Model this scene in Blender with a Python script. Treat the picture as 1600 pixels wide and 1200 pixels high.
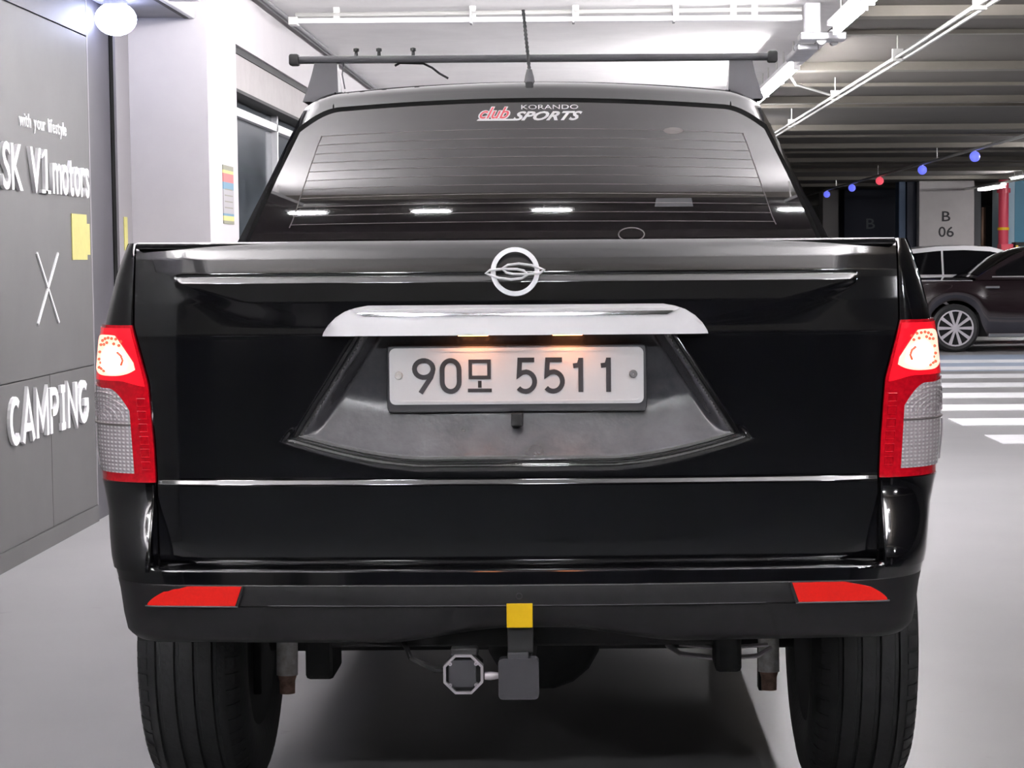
import bpy, bmesh, math, random
from mathutils import Matrix, Vector, Euler
R = math.radians
random.seed(7)
scene = bpy.context.scene
for o in list(bpy.data.objects):
    bpy.data.objects.remove(o)
col = scene.collection

# ------------------------------------------------------------------ camera
cam_d = bpy.data.cameras.new('camera')
cam = bpy.data.objects.new('camera', cam_d)
col.objects.link(cam)
cam_d.sensor_width = 36.0
cam_d.lens = 36.0 * 3000 / 1600
cam_d.shift_x = -116 / 1600
cam_d.clip_end = 300
cam.location = (0.142, -3.9, 1.33)
cam.matrix_world = (Matrix.Translation((0.142, -3.9, 1.33)) @ Matrix.Rotation(R(90 - 3.81), 4, 'X')
                    @ Matrix.Rotation(R(-0.42), 4, 'Z'))
scene.camera = cam

# ------------------------------------------------------------------ world, exposure
w = bpy.data.worlds.new('World'); scene.world = w
w.use_nodes = True
w.node_tree.nodes['Background'].inputs[0].default_value = (0.8, 0.85, 1.0, 1)
w.node_tree.nodes['Background'].inputs[1].default_value = 0.02
vs = scene.view_settings
vs.view_transform = 'Standard'; vs.look = 'None'; vs.gamma = 1.0; vs.use_curve_mapping = False
vs.exposure = 0.0
TUBE = 175.0          # brightness of the fluorescent tubes

# ------------------------------------------------------------------ materials
MATS = {}
def pbr(name, c, rough=0.5, metal=0.0, coat=0.0, spec=0.5, noise=0.0, nscale=8.0, bump=0.0, bscale=60.0,
        emit=None, estr=0.0, c2=None, coat_rough=0.03):
    m = bpy.data.materials.new(name); m.use_nodes = True
    nt = m.node_tree; b = nt.nodes['Principled BSDF']
    b.inputs['Base Color'].default_value = (*c, 1)
    b.inputs['Roughness'].default_value = rough
    b.inputs['Metallic'].default_value = metal
    b.inputs['Coat Weight'].default_value = coat
    b.inputs['Coat Roughness'].default_value = coat_rough
    b.inputs['Specular IOR Level'].default_value = spec
    if emit:
        b.inputs['Emission Color'].default_value = (*emit, 1)
        b.inputs['Emission Strength'].default_value = estr
    tc = None
    if noise or c2:
        tc = nt.nodes.new('ShaderNodeTexCoord')
        n = nt.nodes.new('ShaderNodeTexNoise'); n.inputs['Scale'].default_value = nscale
        n.inputs['Detail'].default_value = 6; n.inputs['Roughness'].default_value = 0.65
        nt.links.new(tc.outputs['Object'], n.inputs['Vector'])
        r = nt.nodes.new('ShaderNodeValToRGB')
        r.color_ramp.elements[0].position = 0.3; r.color_ramp.elements[1].position = 0.7
        a = c2 if c2 else tuple(x * (1 - noise) for x in c)
        d = c if c2 else tuple(min(1, x * (1 + noise)) for x in c)
        r.color_ramp.elements[0].color = (*a, 1); r.color_ramp.elements[1].color = (*d, 1)
        nt.links.new(n.outputs['Fac'], r.inputs['Fac'])
        nt.links.new(r.outputs['Color'], b.inputs['Base Color'])
    if bump:
        tc = tc or nt.nodes.new('ShaderNodeTexCoord')
        n2 = nt.nodes.new('ShaderNodeTexNoise'); n2.inputs['Scale'].default_value = bscale
        n2.inputs['Detail'].default_value = 3
        nt.links.new(tc.outputs['Object'], n2.inputs['Vector'])
        bp = nt.nodes.new('ShaderNodeBump'); bp.inputs['Strength'].default_value = bump
        bp.inputs['Distance'].default_value = 0.01
        nt.links.new(n2.outputs['Fac'], bp.inputs['Height'])
        nt.links.new(bp.outputs['Normal'], b.inputs['Normal'])
    MATS[name] = m
    return m

pbr('paint', (0.004, 0.004, 0.005), 0.09, coat=1.0, spec=0.85)
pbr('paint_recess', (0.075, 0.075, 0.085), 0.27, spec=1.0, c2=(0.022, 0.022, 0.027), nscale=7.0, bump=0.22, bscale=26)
pbr('plastic', (0.0075, 0.007, 0.008), 0.5, spec=0.3, noise=0.25, nscale=30)
pbr('plastic_grey', (0.032, 0.032, 0.037), 0.55, noise=0.1)
pbr('dark', (0.006, 0.006, 0.007), 0.7)
pbr('chassis', (0.010, 0.010, 0.011), 0.75, noise=0.4, nscale=14)
pbr('rubber', (0.007, 0.007, 0.008), 0.62, noise=0.4, nscale=20, bump=0.15)
pbr('seal', (0.003, 0.003, 0.003), 0.8, spec=0.05)
pbr('chrome', (0.80, 0.80, 0.83), 0.10, metal=1.0)
pbr('silver', (0.70, 0.685, 0.71), 0.36, metal=0.15, spec=0.6)
pbr('emblem', (0.93, 0.92, 0.95), 0.28, metal=0.25, spec=0.8)
pbr('steel', (0.45, 0.45, 0.47), 0.35, metal=0.9, noise=0.15)
pbr('alloy', (0.35, 0.35, 0.37), 0.3, metal=0.9)
pbr('alloy_pale', (0.75, 0.70, 0.74), 0.3, metal=0.6)
pbr('tint', (0.012, 0.010, 0.011), 0.03, spec=0.5, coat=1.0, coat_rough=0.0)
pbr('tint_far', (0.004, 0.004, 0.005), 0.06, spec=0.4)
pbr('defrost', (0.16, 0.14, 0.14), 0.5)
pbr('red_lens', (0.45, 0.004, 0.012), 0.12, coat=1.0, emit=(1, 0.004, 0.02), estr=0.10, noise=0.3, nscale=90)
pbr('red_glow', (0.6, 0.01, 0.02), 0.15, coat=1.0, emit=(1, 0.006, 0.02), estr=0.75, noise=0.25, nscale=60)
pbr('lamp_core', (0.9, 0.5, 0.45), 0.2, emit=(1.0, 0.34, 0.25), estr=2.3)
pbr('lamp_hot', (1, 0.9, 0.8), 0.2, emit=(1.0, 0.72, 0.55), estr=13.0)
pbr('lamp_dot', (0.5, 0.06, 0.03), 0.4, emit=(1.0, 0.12, 0.05), estr=0.55)
pbr('reflector_red', (0.95, 0.018, 0.012), 0.3, noise=0.05, nscale=260)
pbr('plate_white', (0.92, 0.91, 0.93), 0.4)
pbr('plate_ink', (0.03, 0.028, 0.032), 0.5)
pbr('plate_frame', (0.14, 0.14, 0.15), 0.4, metal=0.5)
pbr('yellow', (0.98, 0.60, 0.006), 0.4, noise=0.04, nscale=60)
pbr('white_paint', (0.8, 0.79, 0.8), 0.5)
pbr('shock_white', (0.90, 0.84, 0.78), 0.5, noise=0.3, nscale=50)
pbr('shock_rust', (0.36, 0.22, 0.17), 0.6, noise=0.4, nscale=60)
pbr('decal_white', (0.93, 0.91, 0.93), 0.5)
pbr('decal_red', (0.75, 0.10, 0.13), 0.5)
pbr('letter_white', (0.85, 0.84, 0.86), 0.45)
pbr('grey_panel', (0.054, 0.0525, 0.052), 0.55, noise=0.10, nscale=3.0)
pbr('dark_panel', (0.030, 0.028, 0.035), 0.5, noise=0.15, nscale=3)
pbr('jamb', (0.17, 0.16, 0.17), 0.5)
pbr('canopy', (0.12, 0.12, 0.14), 0.45)
pbr('canopy_lip', (0.5, 0.5, 0.52), 0.35, metal=0.5)
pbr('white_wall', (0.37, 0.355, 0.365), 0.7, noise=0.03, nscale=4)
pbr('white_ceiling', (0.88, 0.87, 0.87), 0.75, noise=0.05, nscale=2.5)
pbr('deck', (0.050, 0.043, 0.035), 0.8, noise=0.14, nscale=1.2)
pbr('deck_rib', (0.11, 0.100, 0.084), 0.7, noise=0.1, nscale=3)
pbr('concrete', (0.60, 0.575, 0.57), 0.8, noise=0.06, nscale=2)
pbr('concrete_dark', (0.10, 0.10, 0.10), 0.8, noise=0.15, nscale=2)
pbr('navy', (0.014, 0.020, 0.045), 0.5)
pbr('blue_grey', (0.06, 0.10, 0.17), 0.5)
pbr('teal', (0.06, 0.25, 0.38), 0.45)
pbr('teal_pale', (0.38, 0.55, 0.66), 0.45)
pbr('pipe_red', (0.75, 0.07, 0.12), 0.4)
pbr('pipe_white', (0.78, 0.78, 0.80), 0.4)
pbr('pipe_steel', (0.62, 0.62, 0.60), 0.35, metal=0.7)
pbr('bracket', (0.25, 0.25, 0.26), 0.5, metal=0.5)
pbr('sign_black', (0.03, 0.03, 0.035), 0.6)
pbr('sign_faint', (0.15, 0.17, 0.19), 0.6)
pbr('note_yellow', (0.36, 0.33, 0.10), 0.6, noise=0.06, nscale=20)
pbr('note_red', (0.30, 0.07, 0.07), 0.6); pbr('note_blue', (0.06, 0.15, 0.22), 0.6)
pbr('note_white', (0.22, 0.21, 0.22), 0.6); pbr('note_line', (0.12, 0.12, 0.08), 0.6)
pbr('window_frame', (0.45, 0.45, 0.47), 0.4, metal=0.5)
pbr('window_dark', (0.05, 0.06, 0.07), 0.12, noise=0.5, nscale=2.5, spec=0.7)
pbr('window_head', (0.20, 0.18, 0.18), 0.5, noise=0.1)
pbr('floor_dark', (0.035, 0.037, 0.040), 0.45, noise=0.15, nscale=1.5)
pbr('floor_blue', (0.30, 0.36, 0.46), 0.5, noise=0.06, nscale=1.5)
pbr('floor_white', (0.72, 0.72, 0.74), 0.5, noise=0.06, nscale=4)
pbr('car_white', (0.75, 0.74, 0.76), 0.25, coat=1.0)
pbr('car_black', (0.012, 0.006, 0.008), 0.2, coat=1.0)
pbr('ball_blue', (0.12, 0.14, 0.7), 0.4, emit=(0.15, 0.18, 1.0), estr=0.9)
pbr('ball_red', (0.7, 0.08, 0.1), 0.4, emit=(1.0, 0.1, 0.15), estr=0.8)
pbr('tube', (0.9, 0.9, 0.9), 0.4, emit=(1.0, 0.97, 0.99), estr=TUBE * 2.35)
pbr('tube_up', (0.9, 0.9, 0.9), 0.4, emit=(1.0, 0.97, 0.99), estr=TUBE * 3.0)
pbr('tube_back', (0.9, 0.9, 0.9), 0.4, emit=(0.97, 0.98, 1.0), estr=TUBE * 3.1)
pbr('tube_far', (0.9, 0.9, 0.9), 0.4, emit=(1.0, 0.97, 0.95), estr=9.0)
pbr('spot', (0.9, 0.9, 1.0), 0.4, emit=(0.62, 0.68, 1.0), estr=24.0)
pbr('plate_lamp', (1, 0.6, 0.3), 0.4, emit=(1.0, 0.34, 0.12), estr=13.0)
pbr('display_glow', (0.8, 0.8, 0.8), 0.5, emit=(1, 0.98, 0.95), estr=0.9)
pbr('wood', (0.22, 0.13, 0.09), 0.6, noise=0.2)
pbr('crate_yellow', (0.65, 0.45, 0.05), 0.5)

def lens_mat():
    m = pbr('clear_lens', (0.52, 0.46, 0.47), 0.18, coat=1.0, spec=0.6)
    nt = m.node_tree; b = nt.nodes['Principled BSDF']
    tc = nt.nodes.new('ShaderNodeTexCoord')
    w1 = nt.nodes.new('ShaderNodeTexWave'); w1.bands_direction = 'Z'; w1.inputs['Scale'].default_value = 40
    w2 = nt.nodes.new('ShaderNodeTexWave'); w2.bands_direction = 'X'; w2.inputs['Scale'].default_value = 34
    add = nt.nodes.new('ShaderNodeMath'); add.operation = 'MULTIPLY'
    for wv in (w1, w2): nt.links.new(tc.outputs['Object'], wv.inputs['Vector'])
    nt.links.new(w1.outputs['Fac'], add.inputs[0]); nt.links.new(w2.outputs['Fac'], add.inputs[1])
    bp = nt.nodes.new('ShaderNodeBump'); bp.inputs['Strength'].default_value = 0.45; bp.inputs['Distance'].default_value = 0.006
    nt.links.new(add.outputs[0], bp.inputs['Height']); nt.links.new(bp.outputs['Normal'], b.inputs['Normal'])
    rp = nt.nodes.new('ShaderNodeValToRGB')
    rp.color_ramp.elements[0].color = (0.62, 0.55, 0.58, 1); rp.color_ramp.elements[1].color = (0.97, 0.94, 0.97, 1)
    nt.links.new(add.outputs[0], rp.inputs['Fac']); nt.links.new(rp.outputs['Color'], b.inputs['Base Color'])
lens_mat()

def floor_mat():
    m = pbr('floor', (0.5, 0.5, 0.5), 0.42, spec=0.35)
    nt = m.node_tree; b = nt.nodes['Principled BSDF']
    tc = nt.nodes.new('ShaderNodeTexCoord')
    n = nt.nodes.new('ShaderNodeTexNoise'); n.inputs['Scale'].default_value = 1.3; n.inputs['Detail'].default_value = 8
    nt.links.new(tc.outputs['Object'], n.inputs['Vector'])
    r = nt.nodes.new('ShaderNodeValToRGB')
    r.color_ramp.elements[0].position = 0.25; r.color_ramp.elements[1].position = 0.75
    r.color_ramp.elements[0].color = (0.225, 0.223, 0.228, 1); r.color_ramp.elements[1].color = (0.265, 0.26, 0.265, 1)
    nt.links.new(n.outputs['Fac'], r.inputs['Fac'])
    # a few dark scuffs
    n2 = nt.nodes.new('ShaderNodeTexNoise'); n2.inputs['Scale'].default_value = 6.0; n2.inputs['Detail'].default_value = 4
    nt.links.new(tc.outputs['Object'], n2.inputs['Vector'])
    r2 = nt.nodes.new('ShaderNodeValToRGB')
    r2.color_ramp.elements[0].position = 0.70; r2.color_ramp.elements[1].position = 0.80
    r2.color_ramp.elements[0].color = (1, 1, 1, 1); r2.color_ramp.elements[1].color = (0.72, 0.72, 0.72, 1)
    nt.links.new(n2.outputs['Fac'], r2.inputs['Fac'])
    mx = nt.nodes.new('ShaderNodeMixRGB'); mx.blend_type = 'MULTIPLY'; mx.inputs[0].default_value = 1
    nt.links.new(r.outputs['Color'], mx.inputs[1]); nt.links.new(r2.outputs['Color'], mx.inputs[2])
    nt.links.new(mx.outputs[0], b.inputs['Base Color'])
floor_mat()

# ------------------------------------------------------------------ helpers
class MB:
    def __init__(s): s.v = []; s.f = []
    def add(s, vs, fs):
        n = len(s.v); s.v += [tuple(p) for p in vs]; s.f += [tuple(i + n for i in f) for f in fs]; return s
    def box(s, x0, x1, y0, y1, z0, z1):
        return s.add([(x0,y0,z0),(x1,y0,z0),(x1,y1,z0),(x0,y1,z0),(x0,y0,z1),(x1,y0,z1),(x1,y1,z1),(x0,y1,z1)],
                     [(0,3,2,1),(4,5,6,7),(0,1,5,4),(1,2,6,5),(2,3,7,6),(3,0,4,7)])
    def rbox(s, x0, x1, y0, y1, z0, z1, b):
        # box with chamfered edges along every axis (rounded look, cheap)
        bm = bmesh.new(); bmesh.ops.create_cube(bm, size=1)
        for v in bm.verts:
            v.co = Vector(((x0+x1)/2 + v.co.x*(x1-x0), (y0+y1)/2 + v.co.y*(y1-y0), (z0+z1)/2 + v.co.z*(z1-z0)))
        bmesh.ops.bevel(bm, geom=list(bm.edges), offset=b, segments=2, affect='EDGES', profile=0.5)
        bm.verts.index_update()
        s.add([v.co[:] for v in bm.verts], [[v.index for v in f.verts] for f in bm.faces]); bm.free(); return s
    def tube(s, pts, r, n=8, closed=False, cap=True):
        pts = [Vector(p) for p in pts]; N = len(pts); rings = []
        prev = None
        for i, p in enumerate(pts):
            a = pts[(i-1) % N] if (closed or i > 0) else p
            c = pts[(i+1) % N] if (closed or i < N-1) else p
            t = (c - a).normalized()
            if prev is None:
                up = Vector((0,0,1)) if abs(t.z) < 0.9 else Vector((1,0,0))
                u = t.cross(up).normalized()
            else:
                u = (prev - t * prev.dot(t)).normalized()
            prev = u; v = t.cross(u)
            rr = r[i] if isinstance(r, (list, tuple)) else r
            rings.append([p + (u*math.cos(2*math.pi*k/n) + v*math.sin(2*math.pi*k/n))*rr for k in range(n)])
        base = len(s.v)
        for rg in rings: s.v += [tuple(q) for q in rg]
        M = N if closed else N - 1
        for i in range(M):
            j = (i+1) % N
            for k in range(n):
                l = (k+1) % n
                s.f.append((base+i*n+k, base+i*n+l, base+j*n+l, base+j*n+k))
        if cap and not closed:
            s.f.append(tuple(base+k for k in reversed(range(n)))); s.f.append(tuple(base+(N-1)*n+k for k in range(n)))
        return s
    def lathe(s, prof, c, axis='X', n=48, closed=True):
        # prof: list of (axial, radius)
        base = len(s.v); m = len(prof)
        for i in range(n):
            a = 2*math.pi*i/n; ca, sa = math.cos(a), math.sin(a)
            for (t, r) in prof:
                if axis == 'X': p = (c[0]+t, c[1]+r*ca, c[2]+r*sa)
                elif axis == 'Y': p = (c[0]+r*ca, c[1]+t, c[2]+r*sa)
                else: p = (c[0]+r*ca, c[1]+r*sa, c[2]+t)
                s.v.append(p)
        for i in range(n):
            j = (i+1) % n
            for k in range(m if closed else m-1):
                l = (k+1) % m
                s.f.append((base+i*m+k, base+i*m+l, base+j*m+l, base+j*m+k))
        return s
    def grid(s, fn, us, vs, flip=False):
        base = len(s.v); nv = len(vs)
        for u in us:
            for v in vs: s.v.append(tuple(fn(u, v)))
        for i in range(len(us)-1):
            for j in range(nv-1):
                q = (base+i*nv+j, base+(i+1)*nv+j, base+(i+1)*nv+j+1, base+i*nv+j+1)
                s.f.append(q[::-1] if flip else q)
        return s
    def prism(s, poly, fn, d0, d1):
        # poly: list of 2-D points, fn(a, b, d) -> 3-D point
        n = len(poly)
        vs = [fn(a, b, d0) for a, b in poly] + [fn(a, b, d1) for a, b in poly]
        fs = [tuple(range(n)), tuple(range(2*n-1, n-1, -1))] + [(i, i+n, (i+1) % n+n, (i+1) % n) for i in range(n)]
        return s.add(vs, fs)
    def ribbon(s, pts, wd, fn, d0, d1, closed=False):
        # flat stroke of width wd, extruded between d0 and d1
        P = [Vector((a, b)) for a, b in pts]; N = len(P); L = []; Q = []
        for i in range(N):
            a = P[(i-1) % N] if (closed or i) else None
            c = P[(i+1) % N] if (closed or i < N-1) else None
            d1v = (P[i]-a).normalized() if a is not None else None
            d2v = (c-P[i]).normalized() if c is not None else None
            if d1v is None: d1v = d2v
            if d2v is None: d2v = d1v
            n1 = Vector((-d1v.y, d1v.x)); n2 = Vector((-d2v.y, d2v.x))
            m = (n1+n2); m = m.normalized() if m.length > 1e-6 else n1
            k = wd/2/max(0.45, m.dot(n1))
            L.append(P[i]+m*k); Q.append(P[i]-m*k)
        base = len(s.v)
        for i in range(N):
            for q in (L[i], Q[i]):
                s.v.append(tuple(fn(q.x, q.y, d0))); s.v.append(tuple(fn(q.x, q.y, d1)))
        for i in range(N if closed else N-1):
            j = (i+1) % N; A = base+4*i; B = base+4*j
            s.f += [(A, A+2, B+2, B), (A+1, B+1, B+3, A+3), (A, B, B+1, A+1), (A+2, A+3, B+3, B+2)]
        if not closed:
            A = base; s.f.append((A, A+1, A+3, A+2)); A = base+4*(N-1); s.f.append((A, A+2, A+3, A+1))
        return s
    def mirror(s):
        n = MB(); n.v = [(-x, y, z) for x, y, z in s.v]; n.f = [tuple(reversed(f)) for f in s.f]; return n
    def build(s, name, mat, parent=None, smooth=False, fix=True, label=None):
        me = bpy.data.meshes.new(name); me.from_pydata(s.v, [], s.f)
        if fix:
            bm = bmesh.new(); bm.from_mesh(me)
            bmesh.ops.remove_doubles(bm, verts=bm.verts, dist=1e-5)
            bmesh.ops.recalc_face_normals(bm, faces=bm.faces); bm.to_mesh(me); bm.free()
        me.materials.append(MATS[mat])
        if smooth:
            me.polygons.foreach_set('use_smooth', [True]*len(me.polygons))
            if smooth != 'full':
                me.set_sharp_from_angle(angle=R(38))
        o = bpy.data.objects.new(name, me); col.objects.link(o)
        if parent is not None: attach(o, parent)
        if label: o['label'] = label
        return o

def wloc(o):
    p = Vector(o.location)
    return p + wloc(o.parent) + Vector(o.matrix_parent_inverse.to_translation()) if o.parent else p
def attach(o, parent):
    o.parent = parent
    o.matrix_parent_inverse = Matrix.Translation(-wloc(parent))
def tag(o, label, cat, group=None):
    o['label'] = label; o['category'] = cat
    if group: o['group'] = group
    return o
def thing(name, label, cat, loc, group=None):
    o = bpy.data.objects.new(name, None); col.objects.link(o); o.location = loc
    o.empty_display_size = 0.1
    return tag(o, label, cat, group)
def struct(o):
    o['kind'] = 'structure'; return o
def lin(a, b, n): return [a + (b-a)*i/(n-1) for i in range(n)]
def interp(tab, x):
    if x <= tab[0][0]: return tab[0][1]
    for (a, ya), (b, yb) in zip(tab, tab[1:]):
        if x <= b: return ya + (yb-ya)*(x-a)/(b-a)
    return tab[-1][1]
def smooth(t):
    t = max(0.0, min(1.0, t)); return t*t*(3-2*t)
def text_mesh(txt, size=1.0, extrude=0.0, offset=0.0, shear=0.0):
    cu = bpy.data.curves.new('lettering', 'FONT'); cu.body = txt; cu.size = size
    cu.extrude = extrude; cu.offset = offset; cu.shear = shear; cu.resolution_u = 3
    o = bpy.data.objects.new('lettering', cu); col.objects.link(o)
    bpy.context.view_layer.update()
    me = bpy.data.meshes.new_from_object(o.evaluated_get(bpy.context.evaluated_depsgraph_get()))
    bpy.data.objects.remove(o); bpy.data.curves.remove(cu)
    return me
def letter_obj(name, ch, x0, x1, y0, y1, depth, fn, mat, parent, offset=0.0, shear=0.0):
    """one character stretched into the box x0..x1, y0..y1 and mapped by fn(x, y, d)"""
    me = text_mesh(ch, 1.0, 0.5, offset, shear)
    xs = [v.co.x for v in me.vertices]; ys = [v.co.y for v in me.vertices]
    ax, bx, ay, by = min(xs), max(xs), min(ys), max(ys)
    for v in me.vertices:
        t = (v.co.x-ax)/max(1e-6, bx-ax); q = (v.co.y-ay)/max(1e-6, by-ay)
        v.co = Vector(fn(x0+(x1-x0)*t, y0+(y1-y0)*q, depth*(v.co.z+0.5)))
    me.materials.clear(); me.materials.append(MATS[mat])
    bm = bmesh.new(); bm.from_mesh(me); bmesh.ops.recalc_face_normals(bm, faces=bm.faces); bm.to_mesh(me); bm.free()
    o = bpy.data.objects.new(name, me); col.objects.link(o)
    attach(o, parent); return o

# ================================================================== the place
CZ = 2.98                                    # ceiling height
WL = -2.355                                  # face of the lettered wall
WS = -1.92                                   # face of the white side wall
struct(MB().box(-14, 24, -26, 62, -0.2, 0).build('floor', 'floor'))
fl = bpy.data.objects['floor']
MB().box(-14, 24, -26, -2.6, 0, 0.003).build('added_dark_floor', 'floor_dark', fl)  # dark floor added behind the camera so the lower tailgate reflects black
MB().box(2.2, 20, 17.8, 21.2, 0, 0.003).build('lane_band', 'floor_blue', fl)
for k in range(8):
    y = 9.45 + k*1.42
    if y + .5 < 20: MB().box(3.05, 7.6, y, y+0.62, 0, 0.006).build('crossing_stripe', 'floor_white', fl)

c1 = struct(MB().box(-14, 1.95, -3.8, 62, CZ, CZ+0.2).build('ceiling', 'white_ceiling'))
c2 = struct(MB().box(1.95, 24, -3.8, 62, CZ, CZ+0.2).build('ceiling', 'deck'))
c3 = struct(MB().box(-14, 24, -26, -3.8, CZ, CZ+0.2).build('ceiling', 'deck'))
for y in (9.1, 12.85, 16.44, 20.85, 25.0, 29.2, 33.2, 37.2, 41.2): MB().box(1.95, 24, y-.09, y+.09, CZ-.07, CZ).build('rib', 'deck_rib', c2)
for y in (10.46, 14.85, 17.48, 22.9, 27.1, 31.2): MB().box(1.95, 24, y-.05, y+.05, CZ-.03, CZ).build('rib', 'deck_rib', c2)
for y in (-9, -12.5, -16, -19.5): MB().box(-14, 24, y-.15, y+.15, CZ-.25, CZ).build('rib', 'deck_rib', c3)
MB().box(-14, 24, -3.95, -3.7, CZ-.12, CZ).build('rib', 'deck_rib', c3)
struct(MB().box(-14, 24, 62, 62.2, 0, CZ).build('wall_back', 'concrete_dark'))
struct(MB().box(-14, 24, -26.2, -26, 0, CZ).build('wall_front', 'concrete_dark'))
struct(MB().box(24, 24.2, -26, 62, 0, CZ).build('wall_right', 'concrete_dark'))
struct(MB().box(-14.2, -14, -26, 62, 0, CZ).build('wall_left', 'concrete_dark'))
# lettered wall: backing and separate cladding panels
wl = struct(MB().box(WL-0.35, WL-0.012, -3.2, 6.7, 0, CZ).build('wall_left', 'dark_panel'))
for (y0, y1, z0, z1, m) in ((-3.2, 2.6, 0.80, 2.445, 'grey_panel'), (2.606, 5.83, 0.80, 2.445, 'grey_panel'),
                            (-3.2, 1.9, 0.085, 0.795, 'grey_panel'), (1.906, 5.02, 0.085, 0.795, 'grey_panel'),
                            (5.026, 5.83, 0.085, 0.795, 'grey_panel'), (-3.2, 5.83, 2.452, CZ, 'dark_panel')):
    MB().rbox(WL-.012, WL, y0, y1, z0, z1, .0015).build('panel', m, wl)
struct(MB().box(WL-.012, WL+.008, -3.2, 5.83, 0, .083).build('baseboard_left', 'grey_panel'))
# recess with a dark door leaf and its jamb beside the panels
dr = struct(MB().box(WL-.012, WL-.004, 5.835, 6.30, 0, CZ).build('door_1', 'dark_panel'))
MB().box(WL-.012, WL+.001, 6.30, 6.37, 0, CZ).build('gap', 'seal', dr)
MB().box(WL-.012, WL+.006, 6.40, 6.70, 0, CZ).build('jamb', 'jamb', dr)
struct(MB().box(WL-.012, WL+.001, 5.83, 5.85, 0, CZ).build('trim_2', 'jamb'))

# white column end and the white side wall with its window
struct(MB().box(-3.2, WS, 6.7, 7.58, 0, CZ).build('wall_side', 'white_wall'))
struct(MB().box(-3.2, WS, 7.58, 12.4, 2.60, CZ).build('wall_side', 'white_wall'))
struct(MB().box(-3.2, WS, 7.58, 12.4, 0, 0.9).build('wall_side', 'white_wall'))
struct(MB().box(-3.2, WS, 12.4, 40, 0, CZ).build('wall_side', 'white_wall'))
wn = struct(MB().box(WS-.16, WS-.14, 7.58, 12.4, 0.9, 2.6).build('window_1', 'window_dark'))
MB().box(WS-.14, WS-.03, 7.58, 12.4, 2.34, 2.60).build('head_panel', 'window_head', wn)
MB().box(WS-.14, WS-.02, 7.58, 12.4, 2.56, 2.60).build('head_trim', 'dark', wn)
MB().box(WS-.14, WS-.02, 7.58, 12.4, 2.33, 2.35).build('head_trim', 'dark', wn)
for y in (7.58, 8.05, 9.7, 11.3): MB().box(WS-.145, WS-.10, y, y+.045, 0.9, 2.34).build('mullion', 'window_frame', wn)
MB().box(WS-.145, WS-.10, 7.58, 12.4, 2.22, 2.27).build('transom', 'window_frame', wn)
MB().box(WS-.145, WS-.06, 7.58, 12.4, 0.90, 0.95).build('sill', 'window_frame', wn)

# far pillars
def pillar(x0, x1, y0, y1, mat, label, chars=None, cmat='sign_black', z1=CZ):
    p = thing('pillar', label, 'pillar', ((x0+x1)/2, (y0+y1)/2, 0))
    MB().rbox(x0, x1, y0, y1, 0, z1, .015).build('shaft', mat, p)
    for (ch, a, b, c, d) in chars or ():
        letter_obj('character', ch, a, b, c, d, .012, lambda x, z, t: (x, y0-.010+.012-t, z), cmat, p, offset=0.008)
    return p
pillar(7.754, 9.012, 40.0, 41.2, 'concrete', 'pale concrete pillar marked B 06 behind the white car',
       [('B', 8.275, 8.465, 2.062, 2.290), ('0', 8.195, 8.36, 1.706, 1.942), ('6', 8.38, 8.545, 1.706, 1.942)])
pillar(7.52, 7.745, 40.3, 41.1, 'navy', 'narrow dark blue pilaster against the side of pillar B 06')
pillar(6.72, 8.2, 45, 46, 'navy', 'dark navy pillar with a faint letter B far across the garage',
       [('B', 7.28, 7.50, 1.97, 2.23)], 'sign_faint')
pillar(6.20, 6.60, 45.2, 46, 'concrete', 'slim grey pillar beside the navy pillar')
pillar(7.34, 7.50, 40.3, 40.8, 'blue_grey', 'slim blue grey post beside the dark blue pilaster')
pt = pillar(9.93, 11.9, 40.0, 41.7, 'teal', 'teal painted pillar beside the red fire pipe')
MB().box(9.78, 9.93, 40.0, 41.7, 0, CZ).build('edge_strip', 'teal_pale', pt)
pillar(9.50, 9.68, 42.5, 43.0, 'white_paint', 'thin white post seen past pillar B 06')
# pillars standing behind the place where the picture was taken
pillar(-5.4, -4.5, -15, -14, 'concrete', 'pale square pillar across the added dark floor')
pillar(-4.0, -3.5, -15, -14.4, 'concrete', 'slim pale pillar next to the square one across the added dark floor')
pillar(7.5, 8.4, -15, -14, 'concrete', 'pale pillar by the right end of the added dark floor')

# far shop display between pillar B 06 and the red pipe
sh = thing('display_rack', 'lit white display rack far behind the red pipe', 'rack', (9.6, 45.3, 0))
MB().box(9.25, 10.35, 45.5, 45.55, 0, 1.60).build('back_board', 'wood', sh)
for z, h in ((1.66, .09), (1.90, .14)): MB().box(9.35, 10.1, 45.2, 45.5, z, z+h).build('shelf', 'display_glow', sh)  # shelves glow by themselves; their lighting is put into the material
for x in (9.25, 10.30): MB().box(x, x+.05, 45.2, 45.5, 0, 2.5).build('post', 'wood', sh)
MB().box(9.55, 10.0, 45.2, 45.4, 2.26, 2.38).build('lamp', 'display_glow', sh)
MB().box(9.28, 10.32, 45.45, 45.5, 1.60, 2.5).build('panel', 'concrete_dark', sh)

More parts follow.
